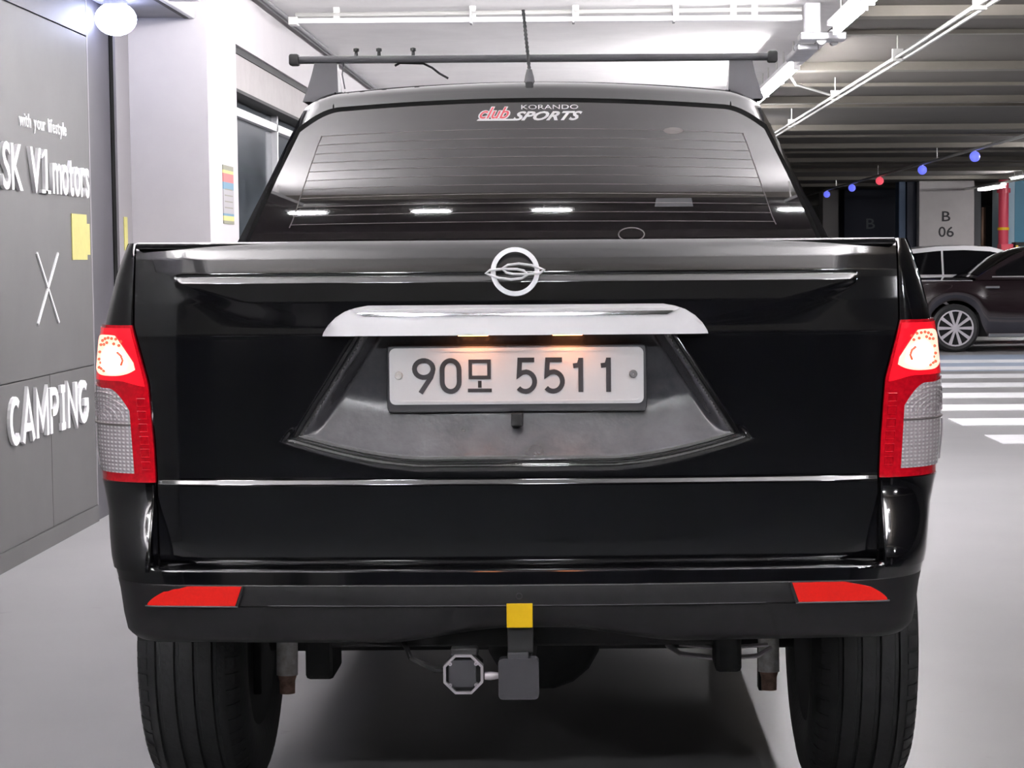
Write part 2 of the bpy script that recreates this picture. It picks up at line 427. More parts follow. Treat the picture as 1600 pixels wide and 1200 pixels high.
# red fire riser with its valve box, and two small crates
rp = thing('fire_pipe', 'red fire sprinkler riser pipe standing by the teal pillar', 'pipe', (9.61, 39.7, 0))
MB().tube([(9.61, 39.7, 0), (9.61, 39.7, CZ)], .115, 14).build('pipe', 'pipe_red', rp, smooth=True)
MB().lathe([(-.05, 0.001), (-.05, .155), (.05, .155), (.05, 0.001)], (9.61, 39.7, 2.74), 'Z', 16, False).build('flange', 'pipe_red', rp)
MB().lathe([(-.03, 0.001), (-.03, .135), (.03, .135), (.03, 0.001)], (9.61, 39.7, 1.88), 'Z', 16, False).build('flange', 'yellow', rp)
hb = thing('hydrant_box', 'dark red valve box at the foot of the red pipe', 'box', (9.57, 39.2, 0))
MB().rbox(9.41, 9.69, 39.0, 39.4, 0, 1.53, .01).build('body', 'pipe_red', hb)
MB().rbox(9.43, 9.67, 38.99, 39.0, 1.10, 1.50, .004).build('door', 'decal_red', hb)
cb = thing('equipment_box', 'black equipment box beside the red valve box', 'box', (9.86, 39.1, 0))
MB().rbox(9.71, 10.02, 38.9, 39.3, 0, 1.57, .01).build('body', 'dark', cb)
MB().rbox(9.712, 9.77, 38.89, 38.9, 1.25, 1.50, .002).build('label_strip', 'crate_yellow', cb)

# ------------------------------------------------------------------ lamps and conduits
def fixture(x0, x1, y0, y1, z, label, cat_group, mat='tube', along='Y'):
    """a batten lamp: metal tray against the ceiling side and a bare tube below it"""
    t = thing('fluorescent_lamp', label, 'lamp', ((x0+x1)/2, (y0+y1)/2, z), cat_group)
    if along == 'Y':
        xc = (x0+x1)/2
        MB().rbox(x0, x1, y0, y1, z, z+.035, .006).build('tray', 'white_paint', t)
        MB().tube([(xc, y0+.04, z-.035), (xc, y1-.04, z-.035)], .022, 8).build('tube', mat, t, smooth=True)
        for y in (y0+.02, y1-.03): MB().box(xc-.025, xc+.025, y-.012, y+.012, z-.06, z).build('holder', 'white_paint', t)
        for y in (y0+.25, y1-.25): MB().tube([(xc, y, z+.03), (xc, y, CZ)], .008, 6).build('hanger', 'pipe_steel', t)
    else:
        yc = (y0+y1)/2
        MB().rbox(x0, x1, y0, y1, z, z+.035, .006).build('tray', 'white_paint', t)
        MB().tube([(x0+.04, yc, z-.035), (x1-.04, yc, z-.035)], .022, 8).build('tube', mat, t, smooth=True)
        for x in (x0+.02, x1-.02): MB().box(x-.012, x+.012, yc-.025, yc+.025, z-.06, z).build('holder', 'white_paint', t)
        for x in (x0+.12, x1-.12): MB().tube([(x, yc, z+.03), (x, yc, CZ)], .008, 6).build('hanger', 'pipe_steel', t)
    return t
G1 = 'bare tube lamps in the long line beside the white ceiling'
where = {7.35: 'bare tube lamp ending at the white drop hanger', 10.9: 'first bare tube lamp past the white drop hanger',
         12.2: 'second bare tube lamp past the white drop hanger', 13.5: 'third bare tube lamp past the white drop hanger'}
for y in (5.9, 7.35, 10.9, 12.2, 13.5, 16.5, 19.5):
    fixture(1.71, 1.83, y, y+1.25, 2.80, where.get(y, 'bare fluorescent tube lamp in the long line beside the white ceiling'), G1)
G2 = 'added tube lamps hung crosswise under the white ceiling'  # unseen lamps added to brighten the white ceiling
for (x, y) in ((-.9, 4.6), (-.9, 6.4)):
    fixture(x, x+1.25, y-.05, y+.05, CZ-.10, 'added tube lamp hung crosswise under the white ceiling', G2, along='X')
def trough(xc, y0, y1, z, label, group):  # uplights added out of view to brighten the ceiling the truck reflects
    t = thing('added_uplight', label, 'lamp', (xc, (y0+y1)/2, z), group)
    MB().box(xc-.07, xc+.07, y0, y1, z, z+.008).box(xc-.078, xc-.070, y0, y1, z, z+.05).box(xc+.070, xc+.078, y0, y1, z, z+.05).build('trough', 'white_paint', t)
    MB().tube([(xc, y0+.04, z+.045), (xc, y1-.04, z+.045)], .022, 8).build('tube', 'tube_up', t, smooth=True)
    for y in (y0+.2, y1-.2): MB().tube([(xc-.074, y, z+.03), (xc-.074, y, CZ)], .006, 6).build('hanger', 'pipe_steel', t)
for y in (-3.2, -1.9, -.6, .7, 2.0, 3.3, 4.6):
    trough(-1.86, y, y+1.25, 2.62, 'added trough lamp throwing light up beside the canopy lip', 'added trough lamps beside the canopy')
    trough(1.77, y, y+1.25, 2.62, 'added trough lamp throwing light up in line with the bare tube lamps', 'added trough lamps in line with the bare tubes')
G3 = 'short tube lamps over the added dark floor'
for x in (-4.4, -2.15, -1.05, .0, 2.15, 4.4):
    fixture(x-.19, x+.19, -4.85, -4.75, CZ-.10, 'short tube lamp over the added dark floor', G3, 'tube_back', 'X')
G4 = 'small far lamps in a row over the parked cars'
for (y, l) in ((59, 3.0), (48, 2.2), (43, .8), (37.2, 1.9), (33.0, 1.2)):
    t = thing('ceiling_lamp', 'small white lamp in the far row over the parked cars', 'lamp', (8.8, y, 2.69), G4)
    MB().rbox(8.68, 8.92, y-l/2, y+l/2, 2.74, 2.78, .008).build('housing', 'white_paint', t)
    MB().rbox(8.70, 8.90, y-l/2+.03, y+l/2-.03, 2.69, 2.75, .008).build('diffuser', 'tube_far', t)
tag(MB().tube([(8.8, 30, 2.79), (8.8, 61, 2.79)], .03, 6).build('lamp_rail', 'pipe_steel'), 'thin rail carrying the far row of small lamps', 'rail')
# lamps added to brighten the far bay (out of the picture to the right)
for (x, y) in ((12, 22), (12, 30), (9.5, 14), (7.6, 24.2), (8.0, 19.5), (9.0, 35.5), (11.5, 36.5)):
    fixture(x-.06, x+.06, y-.62, y+.62, CZ-.10, 'added tube lamp over the parked cars bay', 'added tube lamps over the parked cars bay')

# globe downlight and canopy
cp = thing('canopy', 'dark flat canopy with a metal lip over the lettered wall', 'canopy', (-2.16, 3.0, 2.64))
MB().rbox(WL+.001, -2.04, -1.5, 6.695, 2.645, 2.69, .004).build('soffit', 'canopy', cp)
MB().rbox(-2.04, -2.01, -1.5, 6.695, 2.64, 2.97, .006).build('edge_frame', 'dark', cp)
MB().rbox(-2.01, -1.98, -1.5, 6.695, 2.638, 2.70, .006).build('lip', 'canopy_lip', cp)
MB().box(-2.01, -2.0, -1.5, 6.69, 2.70, 2.97).build('fascia', 'canopy_lip', cp)
gl = thing('globe_downlight', 'round bluish white downlight under the canopy end', 'lamp', (-2.245, 6.0, 2.50))
MB().tube([(-2.245, 6.0, 2.62), (-2.245, 6.0, 2.6445)], .06, 16).build('ring', 'canopy_lip', gl, smooth=True)
MB().lathe([(-.085*math.cos(a), max(.001, .105*math.sin(a))) for a in lin(0, math.pi, 13)], (-2.245, 6.0, 2.555), 'Z', 24, False).build('globe', 'spot', gl, smooth=True)

# crosswise trunking with couplers and hangers
tr = thing('cable_trunking', 'white crosswise cable trunking under the white ceiling', 'trunking', (0, 8.9, 2.86))
MB().rbox(-1.76, 1.58, 8.86, 8.94, 2.872, 2.905, .006).build('tray', 'pipe_white', tr)
MB().tube([(-1.76, 8.9, 2.93), (1.58, 8.9, 2.945)], .016, 8).build('pipe', 'pipe_steel', tr, smooth=True)
for x in (-.6, .075, .737): MB().rbox(x-.008, x+.008, 8.84, 8.95, 2.862, 2.96, .002).build('coupler', 'bracket', tr)
for x in (-1.487, -.59, .09, .75, 1.13, 1.27): MB().box(x-.02, x+.02, 8.89, 8.91, 2.90, CZ).build('hanger', 'pipe_steel', tr)
MB().rbox(-1.80, -1.74, 8.85, 8.95, 2.862, 2.915, .004).build('end_cap', 'pipe_steel', tr)
hp = thing('lamp_hanger', 'white drop hanger with clamps at the end of the tube lamp line', 'bracket', (1.68, 8.9, 2.78))
MB().rbox(1.60, 1.70, 8.84, 8.96, 2.78, CZ, .006).build('post', 'pipe_white', hp)
MB().rbox(1.56, 1.86, 8.75, 8.95, 2.73, 2.78, .008).build('clamp_plate', 'steel', hp)
for x, y, r in ((1.70, 8.82, .035), (1.80, 8.95, .028), (1.60, 9.3, .03)):
    MB().lathe([(-.03, .001), (-.03, r), (.03, r), (.03, .001)], (x, y, 2.735), 'Y', 12, False).build('clamp', 'bracket', hp)
MB().rbox(1.58, 1.72, 9.1, 9.9, 2.70, 2.74, .008).build('arm', 'steel', hp)
MB().rbox(1.76, 1.80, 8.8, 10.85, 2.77, 2.80, .004).build('rail', 'pipe_white', hp)
# conduits along the side-wall edge
for dx, r in ((0, .014), (.05, .012)):
    tag(MB().tube([(WS+.035+dx, 6.9, CZ-.03-dx*.3), (WS+.035+dx, 30, CZ-.03-dx*.3)], r, 6).build('wall_conduit', 'bracket', smooth=True),
        'thin grey conduit along the top edge of the white side wall', 'conduit', 'conduits along the white side wall')
# twin conduit under the deck
tc = thing('deck_conduit', 'twin metal conduit with clips under the ribbed concrete deck', 'conduit', (2.46, 12, 2.8))
for dx, dz in ((0, 0), (.05, -.012)):
    MB().tube([(2.485+dx, 1, 2.82+dz), (2.485+dx, 10, 2.80+dz), (2.455+dx, 13, 2.79+dz), (2.43+dx, 24, 2.80+dz)], .014, 6).build('pipe', 'pipe_steel', tc, smooth=True)
for y in (4, 7.6, 10.6, 14.2, 18): MB().box(2.45, 2.53, y-.02, y+.02, 2.77, 2.86).build('clip', 'pipe_steel', tc); MB().tube([(2.49, y, 2.85), (2.49, y, CZ)], .006, 6).build('hanger', 'pipe_steel', tc)
MB().tube([(2.44, 14.2, 2.82), (2.10, 14.0, 2.90), (2.05, 14.0, CZ)], .012, 6).build('branch', 'pipe_steel', tc, smooth=True)
# indicator lamps on their rail
ir = thing('indicator_rail', 'long conduit rail carrying the red and blue indicator lamps', 'rail', (5.6, 30, 2.74))
MB().tube([(5.6, 8, 2.78), (5.6, 45, 2.78)], .022, 8).build('rail', 'pipe_steel', ir, smooth=True)
for y in (14, 20, 26, 32, 38): MB().tube([(5.6, y, 2.79), (5.6, y, CZ)], .008, 6).build('hanger', 'pipe_steel', ir)
for (y, m, cn) in ((39.6, 'ball_blue', 'blue'), (35.5, 'ball_blue', 'blue'), (31.8, 'ball_red', 'red'), (27.3, 'ball_blue', 'blue'), (23.1, 'ball_blue', 'blue'), (16.0, 'ball_red', 'red')):
    t = thing('indicator_lamp', '%s glowing parking indicator ball under the long conduit rail' % cn, 'lamp', (5.6, y, 2.72), '%s parking indicator lamps' % cn)
    MB().lathe([(-.075*math.cos(a), max(.001, .075*math.sin(a))) for a in lin(0, math.pi, 9)], (5.6, y, 2.68), 'Z', 14, False).build('ball', m, t, smooth=True)
    MB().tube([(5.6, y, 2.74), (5.6, y, 2.760)], .02, 8).build('stem', 'pipe_steel', t)

# ------------------------------------------------------------------ wall lettering and notices
def wallfn(y, z, d): return (WL - .001 + d, y, z)
def sign(label, name='wall_lettering', loc=(WL, 5, 1.5)):
    return thing(name, label, 'sign', loc)
def word(parent, txt, y0, y1, z0, cap, depth, mat, offset, gap=.12, xh=.74, shear=0.0):
    """letters stretched along the wall; natural widths taken from the font"""
    info = []
    for ch in txt:
        if ch == ' ': info.append((ch, .30, 0, 0)); continue
        me = text_mesh(ch, 1.0, 0, 0)
        xs = [v.co.x for v in me.vertices]; ys = [v.co.y for v in me.vertices]
        info.append((ch, max(max(xs)-min(xs), {'I': .13, '1': .42}.get(ch, 0)), min(ys), max(ys))); bpy.data.meshes.remove(me)
    capm = max(i[3] for i in info if i[0] != ' ')
    tot = sum(i[1] for i in info) + gap*.5*(len(txt)-1)
    sx = (y1-y0)/tot; x = y0; sz = cap/capm
    for ch, wd, a, b in info:
        if ch == '1':
            wd1 = wd*sx; h1 = b*sz; sw = wd1*.30; xm = x+wd1*.55
            MB().box(WL-.001, WL-.001+depth, xm-sw/2, xm+sw/2, z0, z0+h1).box(WL-.001, WL-.001+depth, x-.1*wd1, x+1.1*wd1, z0, z0+h1*.075).add(
                [wallfn(q, z, d_) for d_ in (0, depth) for q, z in ((xm-sw/2, z0+h1), (x-.02*wd1, z0+h1*.86), (x-.02*wd1, z0+h1*.78), (xm-sw/2, z0+h1*.88))],
                [(0, 1, 2, 3), (7, 6, 5, 4), (0, 4, 5, 1), (1, 5, 6, 2), (2, 6, 7, 3), (3, 7, 4, 0)]).build('letter', mat, parent)
        elif ch != ' ':
            letter_obj('letter', ch, x, x+wd*sx, z0+a*sz, z0+b*sz, depth, wallfn, mat, parent, offset, shear)
        x += (wd+gap*.5)*sx
s1 = sign('white raised lettering SK V1motors on the grey panel wall')
word(s1, 'SK V1', 4.33, 5.05, 1.636, .205, .018, 'letter_white', .012)
word(s1, 'motors', 5.10, 5.76, 1.640, .170, .018, 'letter_white', .012)
s2 = sign('small white line with your lifestyle above the raised lettering', loc=(WL, 5, 1.95))
word(s2, 'with your lifestyle', 4.63, 5.40, 1.925, .062, .006, 'letter_white', .006, gap=.16)
s3 = sign('large bold white word CAMPING low on the grey panel wall', loc=(WL, 5, .6))
def block_word(parent, y0, y1, z0, ht, st, depth, mat):
    def A_(cx, cz, rx, rz, a0, a1, n=14): return [(cx+rx*math.cos(R(a)), cz+rz*math.sin(R(a))) for a in lin(a0, a1, n)]
    G = [(.80, [A_(.56, .5, .46, .42, 50, 310)]), (.95, [[(.06, 0), (.5, .97), (.94, 0)], [(.24, .30), (.76, .30)]]),
         (1.05, [[(.09, 0), (.09, .92), (.5, .25), (.91, .92), (.91, 0)]]), (.75, [[(.1, 0), (.1, .92), (.5, .92)] + A_(.52, .69, .36, .23, 90, -90, 10) + [(.1, .46)]]),
         (.50, [[(.5, 0), (.5, 1)], [(.12, .92), (.88, .92)], [(.12, .08), (.88, .08)]]), (.90, [[(.09, 0), (.09, .90), (.91, .10), (.91, 1)]]),
         (.92, [A_(.54, .5, .45, .42, 50, 335) + [(.93, .48), (.60, .48)]])]
    gap = .16; tot = sum(g_[0] for g_ in G) + gap*(len(G)-1); k = (y1-y0)/tot; y = y0
    for wd, paths in G:
        m = MB()
        for i, p in enumerate(paths):
            m.ribbon([(y+a*wd*k, z0+b*ht) for a, b in p], st, lambda a, b, d: wallfn(a, b, d), 0, depth - .0004*i)
        m.build('letter', mat, parent); y += (wd+gap)*k
block_word(s3, 4.345, 5.645, .525, .212, .036, .016, 'letter_white')
s4 = sign('thin white cross of two strokes between the two wall words', 'wall_cross', (WL, 5, 1.2))
for a, b in (((4.85, 1.363), (5.185, 1.035)), ((5.20, 1.363), (4.835, 1.038))):
    MB().ribbon([a, b], .012, lambda y, z, d: (WL-.0005+d, y, z), 0, .008).build('stroke', 'letter_white', s4)
nt_ = thing('yellow_notice', 'pale yellow paper notice taped at the edge of the grey panels', 'notice', (WL, 5.6, 1.33))
MB().box(WL-.001, WL+.004, 5.46, 5.74, 1.33, 1.555).build('sheet', 'note_yellow', nt_)
MB().box(WL-.001, WL+.003, 5.735, 5.80, 1.355, 1.51).build('side_strip', 'note_yellow', nt_)
tag(MB().box(WL+.005, WL+.010, 6.50, 6.575, 1.38, 1.56).build('yellow_tag', 'note_yellow'), 'narrow yellow strip on the grey door jamb', 'notice')
ps = thing('notice_strip', 'tall colour banded notice on the white side wall', 'notice', (WS, 7.23, 1.53))
bands = [('note_line', .03), ('note_yellow', .02), ('note_red', .055), ('note_blue', .045), ('note_white', .15), ('note_blue', .015), ('note_yellow', .03), ('note_line', .02)]
z = 1.865
tot = sum(b for _, b in bands); 
for m, h in bands:
    hh = h/tot*.335
    MB().box(WS-.001, WS+.005, 7.08, 7.40, z-hh, z).build('band', m, ps); z -= hh
for k in range(4): MB().box(WS+.004, WS+.006, 7.12, 7.36, 1.62+k*.035, 1.626+k*.035).build('text_line', 'note_line', ps)

# ================================================================== pickup truck
truck = thing('pickup_truck', 'glossy black double cab pickup truck seen from behind', 'truck', (0, 2.2, 0))
XS = [(.70, .741), (.871, .741), (.95, .744), (1.076, .753), (1.16, .775), (1.196, .784), (1.365, .783)]
XO = [(.40, .80), (.55, .822), (.655, .832), (.72, .845), (.81, .857), (.870, .872), (.95, .880), (1.078, .881), (1.198, .866), (1.30, .84), (1.365, .815)]
def xs(z): return interp(XS, z)
def xo(z): return interp(XO, z)
BASE = [(.700, -.006), (.706, -.014), (.712, -.0165), (.75, -.0185), (.80, -.020), (.866, -.0215), (.870, -.021), (.878, -.0168), (.884, -.0164), (1.0, -.0183), (1.10, -.0201),
        (1.168, -.0215), (1.173, -.022), (1.178, -.0215), (1.20, -.0190), (1.24, -.0145), (1.284, -.008), (1.30, -.0050), (1.33, .0015), (1.348, .0065), (1.356, .0115), (1.363, .022)]
def hrec(z): return .306 + (1.17-z)/(1.17-.972)*(.433-.306)
def zbot(x):
    a = abs(x); return .927 + (.045*((a-.19)/.243)**1.6 if a > .19 else 0)
def rec_s(x, z):
    return min((hrec(z)-abs(x))*.84, z-zbot(x), (1.181-z))
def TY(x, z):
    y = interp(BASE, z) + .030*(x/.78)**2 + .012*max(0, (abs(x)-.60)/.18)**2.2
    # ledge under the upper panel
    k = smooth((.695-abs(x))/.012)
    if k > 0:
        if 1.2795 < z <= 1.290: y += -.0045*k*smooth((1.290-z)/.0095)
        elif 1.19 < z <= 1.2795: y += -.0045*min(k, smooth((.695-abs(x))/max(.012, (1.2795-z)*4)))*((z-1.19)/.0895)
        elif 1.290 < z <= 1.297: y += .0030*k*smooth((1.297-z)/.004)
    # number plate recess: steep sides, scooped bottom
    sside = (hrec(z)-abs(x))*.84; sb = z-zbot(x)
    if sside > -.03 and sb > -.03 and z < 1.19:
        d = .052*smooth(sside/.026)*(1-(1-max(0, min(1, sb/.105)))**1.7)*smooth((1.188-z)/.01)
        y += d
        for s in (min(sside, sb),):
            y += -.0045*math.exp(-((s+.008)/.0050)**2) - .0035*math.exp(-((s+.023)/.0045)**2)*smooth((.99-z)/.03)
    return y
g = MB()
zl = sorted(set([round(v, 5) for v in lin(.700, 1.363, 222) + lin(.912, .990, 70)] + [.866, .870, .874, .878, 1.173, 1.170, 1.176, 1.2795, 1.290, 1.287, 1.284, 1.293, 1.296]))
g.grid(lambda u, z: (u*(xs(z)-.004), TY(u*(xs(z)-.004), z), z), lin(-1, 1, 401), zl, flip=True)
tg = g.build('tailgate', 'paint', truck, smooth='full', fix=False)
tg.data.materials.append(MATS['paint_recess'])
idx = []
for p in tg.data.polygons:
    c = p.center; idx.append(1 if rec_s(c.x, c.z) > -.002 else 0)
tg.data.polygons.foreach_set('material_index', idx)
MB().rbox(-.755, .755, .058, .080, .715, 1.356, .006).build('inner_panel', 'plastic', tg)
MB().rbox(-.776, .776, .030, .078, 1.350, 1.3635, .004).build('top_edge', 'paint', tg, smooth=True)

# silver trim over the plate, with a grip strip
HH = [(1.173, .3885), (1.180, .3865), (1.195, .377), (1.21, .362), (1.222, .343), (1.229, .322), (1.233, .300)]
def HY(x, z):
    return -.052 + .030*(x/.78)**2 + (z-1.173)*.22 + .016*max(0, (abs(x)-.33)/.06)**2*.5 + .012*smooth((z-1.225)/.01)
h = MB().grid(lambda u, z: (u*interp(HH, z), HY(u*interp(HH, z), z), z), lin(-1, 1, 81), [1.173, 1.176, 1.185, 1.195, 1.203, 1.21, 1.216, 1.222, 1.226, 1.229, 1.231, 1.233], flip=True)
n = len(h.v)
h.grid(lambda u, t: (u*interp(HH, 1.173), HY(u*interp(HH, 1.173), 1.173)*(1-t) + t*.012, 1.173), lin(-1, 1, 81), [0, .1, 1])
h.grid(lambda u, t: (u*.3, HY(u*.3, 1.233)*(1-t) + t*.012, 1.233 + .001*t), lin(-1, 1, 81), [0, 1])
for s in (-1, 1):
    h.grid(lambda z, t: (s*interp(HH, z), HY(interp(HH, z), z)*(1-t) + t*.02, z), [q[0] for q in HH], [0, 1])
ht = h.build('handle_trim', 'silver', tg, smooth=True)
MB().grid(lambda u, v: (u*(.335-.035*smooth((.0-v)*1+0.5)*0 - .03*(1-v)), HY(u*.32, 1.2145+.0125*v)-.0045, 1.2125+.0135*v), lin(-1, 1, 61), lin(0, 1, 4), flip=True).build('grip', 'chrome', ht, smooth=True)
for x in (-.085, .105):
    MB().rbox(x-.03, x+.03, -.040, -.010, 1.1712, 1.1745, .001).build('plate_lamp', 'plate_lamp', tg)

# emblem: ring and two crossing blades
em = MB()
def eY(x, z, d=0): return TY(0, 1.33)*0 - .012 - .007 - d
ring = [(.0445*math.cos(a), .0445*math.sin(a)) for a in lin(0, 2*math.pi*47/48, 48)]
em.ribbon(ring, .0095, lambda a, b, d: (a, eY(a, b)-d+.012*(b/.05)*.35, 1.300+b), -.010, .004, closed=True)
blade = [(-.027, .006), (-.014, .0135), (.008, .016), (.033, .0125), (.050, .0065), (.059, .0035), (.050, -.0035), (.025, -.0055), (-.004, -.0048), (-.017, -.0020)]
emo = em.build('emblem', 'emblem', tg, smooth=True)
for sg in (1, -1):
    MB().tube([(sg*a, -.024, 1.300+sg*b) for a, b in blade], .0030, 6, closed=True).build('blade', 'emblem', emo, smooth=True)

# ---------------------------------------------------------------- number plate
pl = MB().rbox(-.266, .266, .012, .034, 1.012, 1.151, .010).build('number_plate', 'plate_frame', truck, smooth=True)
def rrect(x0, x1, z0, z1, r, n=6):
    out = []
    for cx, cz, a0 in ((x1-r, z1-r, 0), (x0+r, z1-r, 90), (x0+r, z0+r, 180), (x1-r, z0+r, 270)):
        out += [(cx+r*math.cos(R(a0+90*i/n)), cz+r*math.sin(R(a0+90*i/n))) for i in range(n+1)]
    return out
MB().prism(rrect(-.259, .259, 1.030, 1.145, .012), lambda a, b, d: (a, d, b), .006, .013).build('sheet', 'plate_white', pl)
MB().ribbon(rrect(-.253, .253, 1.036, 1.139, .010), .0035, lambda a, b, d: (a, d, b), .0045, .007, closed=True).build('rim', 'plate_white', pl, smooth=True)
def pf(a, b, d): return (a, d, b)
def arc(cx, cz, rx, rz, a0, a1, n=16): return [(cx+rx*math.cos(R(a)), cz+rz*math.sin(R(a))) for a in lin(a0, a1, n)]
def glyph(paths, x0, wd, z0=1.0515, ht=.0735, st=.0098):
    m = MB()
    for i, (pts, closed) in enumerate(paths):
        m.ribbon([(x0+a*wd, z0+b*ht) for a, b in pts], st, pf, .0038 + .0004*i, .007 + .0002*i, closed)
    return m.build('character', 'plate_ink', pl)
nine = [(arc(.5, .70, .40, .235, 0, 345, 22), True), ([(.885, .62), (.80, .46), (.35, .03)], False)]
zero = [(arc(.5, .66, .40, .27, 0, 180, 14) + arc(.5, .34, .40, .27, 180, 360, 14), True)]
five = [([(.86, .93), (.20, .93), (.16, .52), (.30, .58)] + arc(.45, .33, .42, .27, 85, -140, 18), False)]
one = [([(.62, .98), (.62, .03)], False), ([(.06, .76), (.50, .78), (.60, .92)], False)]
for gph, a, b in ((nine, 645, 681), (zero, 688, 721), (five, 805, 839), (five, 848, 882), (one, 893, 914), (one, 936, 957)):
    x0 = (a-806.5)/760; glyph(gph, x0, (b-a)/760)
hx = lambda p: (p-806.5)/760
glyph([([(hx(735), 1.118), (hx(764), 1.118), (hx(764), 1.085), (hx(735), 1.085)], True), ([(hx(749.5), 1.078), (hx(749.5), 1.064)], False),
       ([(hx(731), 1.0585), (hx(768), 1.0585)], False)], 0, 1, 0, 1, .0072)
for x, m in ((-.240, 'shock_white'), (.238, 'bracket')):
    MB().lathe([(-.006, .001), (-.006, .007), (0, .0085), (.004, .0085)], (x, .004, 1.090), 'Y', 12, False).build('bolt', m, pl, smooth=True)
MB().rbox(-.012, .012, -.002, .030, .985, 1.012, .002).build('clip', 'dark', pl)

# ---------------------------------------------------------------- rear corners and tail lamps
def S(t, z, off=0.0, sg=1):
    a = min(t, 1.0)*math.pi/2
    y0 = TY(xs(z), max(z, .706)) if z > .706 else TY(xs(z), .706)
    x = xs(z) + (xo(z)-xs(z))*math.sin(a); y = y0 + .13*(1-math.cos(a))
    nx, ny = (math.sin(a)*.13, -(xo(z)-xs(z))*math.cos(a)); l = math.hypot(nx, ny) or 1
    # outward: towards +x and -y
    tx, ty = (xo(z)-xs(z))*math.cos(a), .13*math.sin(a); l = math.hypot(tx, ty) or 1
    nx, ny = ty/l, -tx/l
    if t > 1: y += (t-1)*.13; nx, ny = 1, 0
    return (sg*(x+nx*off), y+ny*off, z)
for sg in (-1, 1):
    MB().grid(lambda t, z: S(t, z, 0, sg), lin(0, 1.02, 20), lin(.70, 1.363, 40), flip=(sg < 0)).build('bed_corner', 'paint', truck, smooth=True)
    tl = MB()
    tl.grid(lambda t, z: S(t, z, .007, sg), lin(.0, 1.5, 24), lin(.874, 1.196, 30), flip=(sg < 0))
    for tt in (0, 1.5): tl.grid(lambda z, o: S(tt, z, o, sg), lin(.874, 1.196, 30), [-.004, .007])
    for zz in (.874, 1.196): tl.grid(lambda t, o: S(t, zz, o, sg), lin(0, 1.5, 24), [-.004, .007])
    lamp = tl.build('tail_lamp', 'red_lens', truck, smooth=True, label='red and clear tail lamp with its upper bulb lit')
    def patch(name, mat, ts, lo, hi, off, nz=14):
        m = MB()
        m.grid(lambda t, q: S(t, lo(t)+(hi(t)-lo(t))*q, off, sg), ts, lin(0, 1, nz), flip=(sg < 0))
        return m.build(name, mat, lamp, smooth=True)
    # glowing red cover, lit bowl, hot centre
    patch('upper_lens', 'red_glow', lin(.03, 1.15, 22), lambda t: 1.082 - .012*smooth((.3-t)/.3), lambda t: 1.190, .0085)
    gl_lo = lambda t: 1.092 + .014*(abs(t-.42)/.34)**3
    gl_hi = lambda t: 1.176 - .018*(abs(t-.44)/.34)**4 - .036*max(0, (.26-t)/.18)
    patch('bowl', 'lamp_core', lin(.085, .76, 20), gl_lo, gl_hi, .0105)
    patch('bulb', 'lamp_hot', lin(.17, .55, 16), lambda t: 1.099+.014*(abs(t-.36)/.20)**2, lambda t: 1.152-.020*(abs(t-.36)/.20)**2, .012)
    for (t, z) in ((.34, 1.163), (.42, 1.168), (.50, 1.169), (.58, 1.170), (.66, 1.168), (.74, 1.164), (.80, 1.155), (.38, 1.155), (.47, 1.158), (.62, 1.160), (.70, 1.156), (.84, 1.140), (.86, 1.125), (.80, 1.118), (.85, 1.108), (.78, 1.106), (.72, 1.102)):
        c = S(t*.80-.09, z, .0125, sg); r = .0030
        MB().lathe([(-.0015, .0005), (-.0015, r), (.002, r)], c, 'Y', 8, False).build('facet', 'lamp_dot', lamp)
    cr = [(.25, 1.141), (.205, 1.134), (.195, 1.124), (.225, 1.114)]
    MB().tube([S(t, z, .0135, sg) for t, z in cr], .003, 6).build('filament_shade', 'lamp_dot', lamp)
    # clear lower lens with concentric ridges
    w_lo = lambda t: .892 + .010*max(0, (t-.90)/.12)**2
    w_hi = lambda t: 1.066 + .008*smooth((t-.5)/.5) - .045*max(0, (.44-t)/.24)**2
    patch('clear_lens', 'clear_lens', lin(.20, 1.0, 22), w_lo, w_hi, .0095, 24)
    for k in range(6):
        r = .009 + .009*k; pts = []
        for a in lin(0, 180, 15):
            t = .58 + r*math.cos(R(a))/.115; z = 1.004 + r*math.sin(R(a))
            if .21 < t < .98 and z < w_hi(t)-.002: pts.append(S(t, z, .0105, sg))
        if len(pts) > 2: MB().tube(pts, .0016, 5).build('ridge', 'clear_lens', lamp, smooth=True)
    MB().tube([S(t, .992, .0105, sg) for t in lin(.20, .98, 12)], .0025, 5).build('divider', 'defrost', lamp, smooth=True)
    MB().tube([S(.90-.02*abs(q-.5), .90+.085*q, .0105, sg) for q in lin(0, 1, 6)], .0022, 5).build('edge_rib', 'alloy_pale', lamp, smooth=True)
    for k in range(6):
        z = .90 + .026*k
        MB().tube([S(a, b, .0085, sg) for a, b in ((.04, z), (.12, z), (.12, z+.016), (.04, z+.016))], .0012, 4, closed=True).build('marker', 'red_lens', lamp)

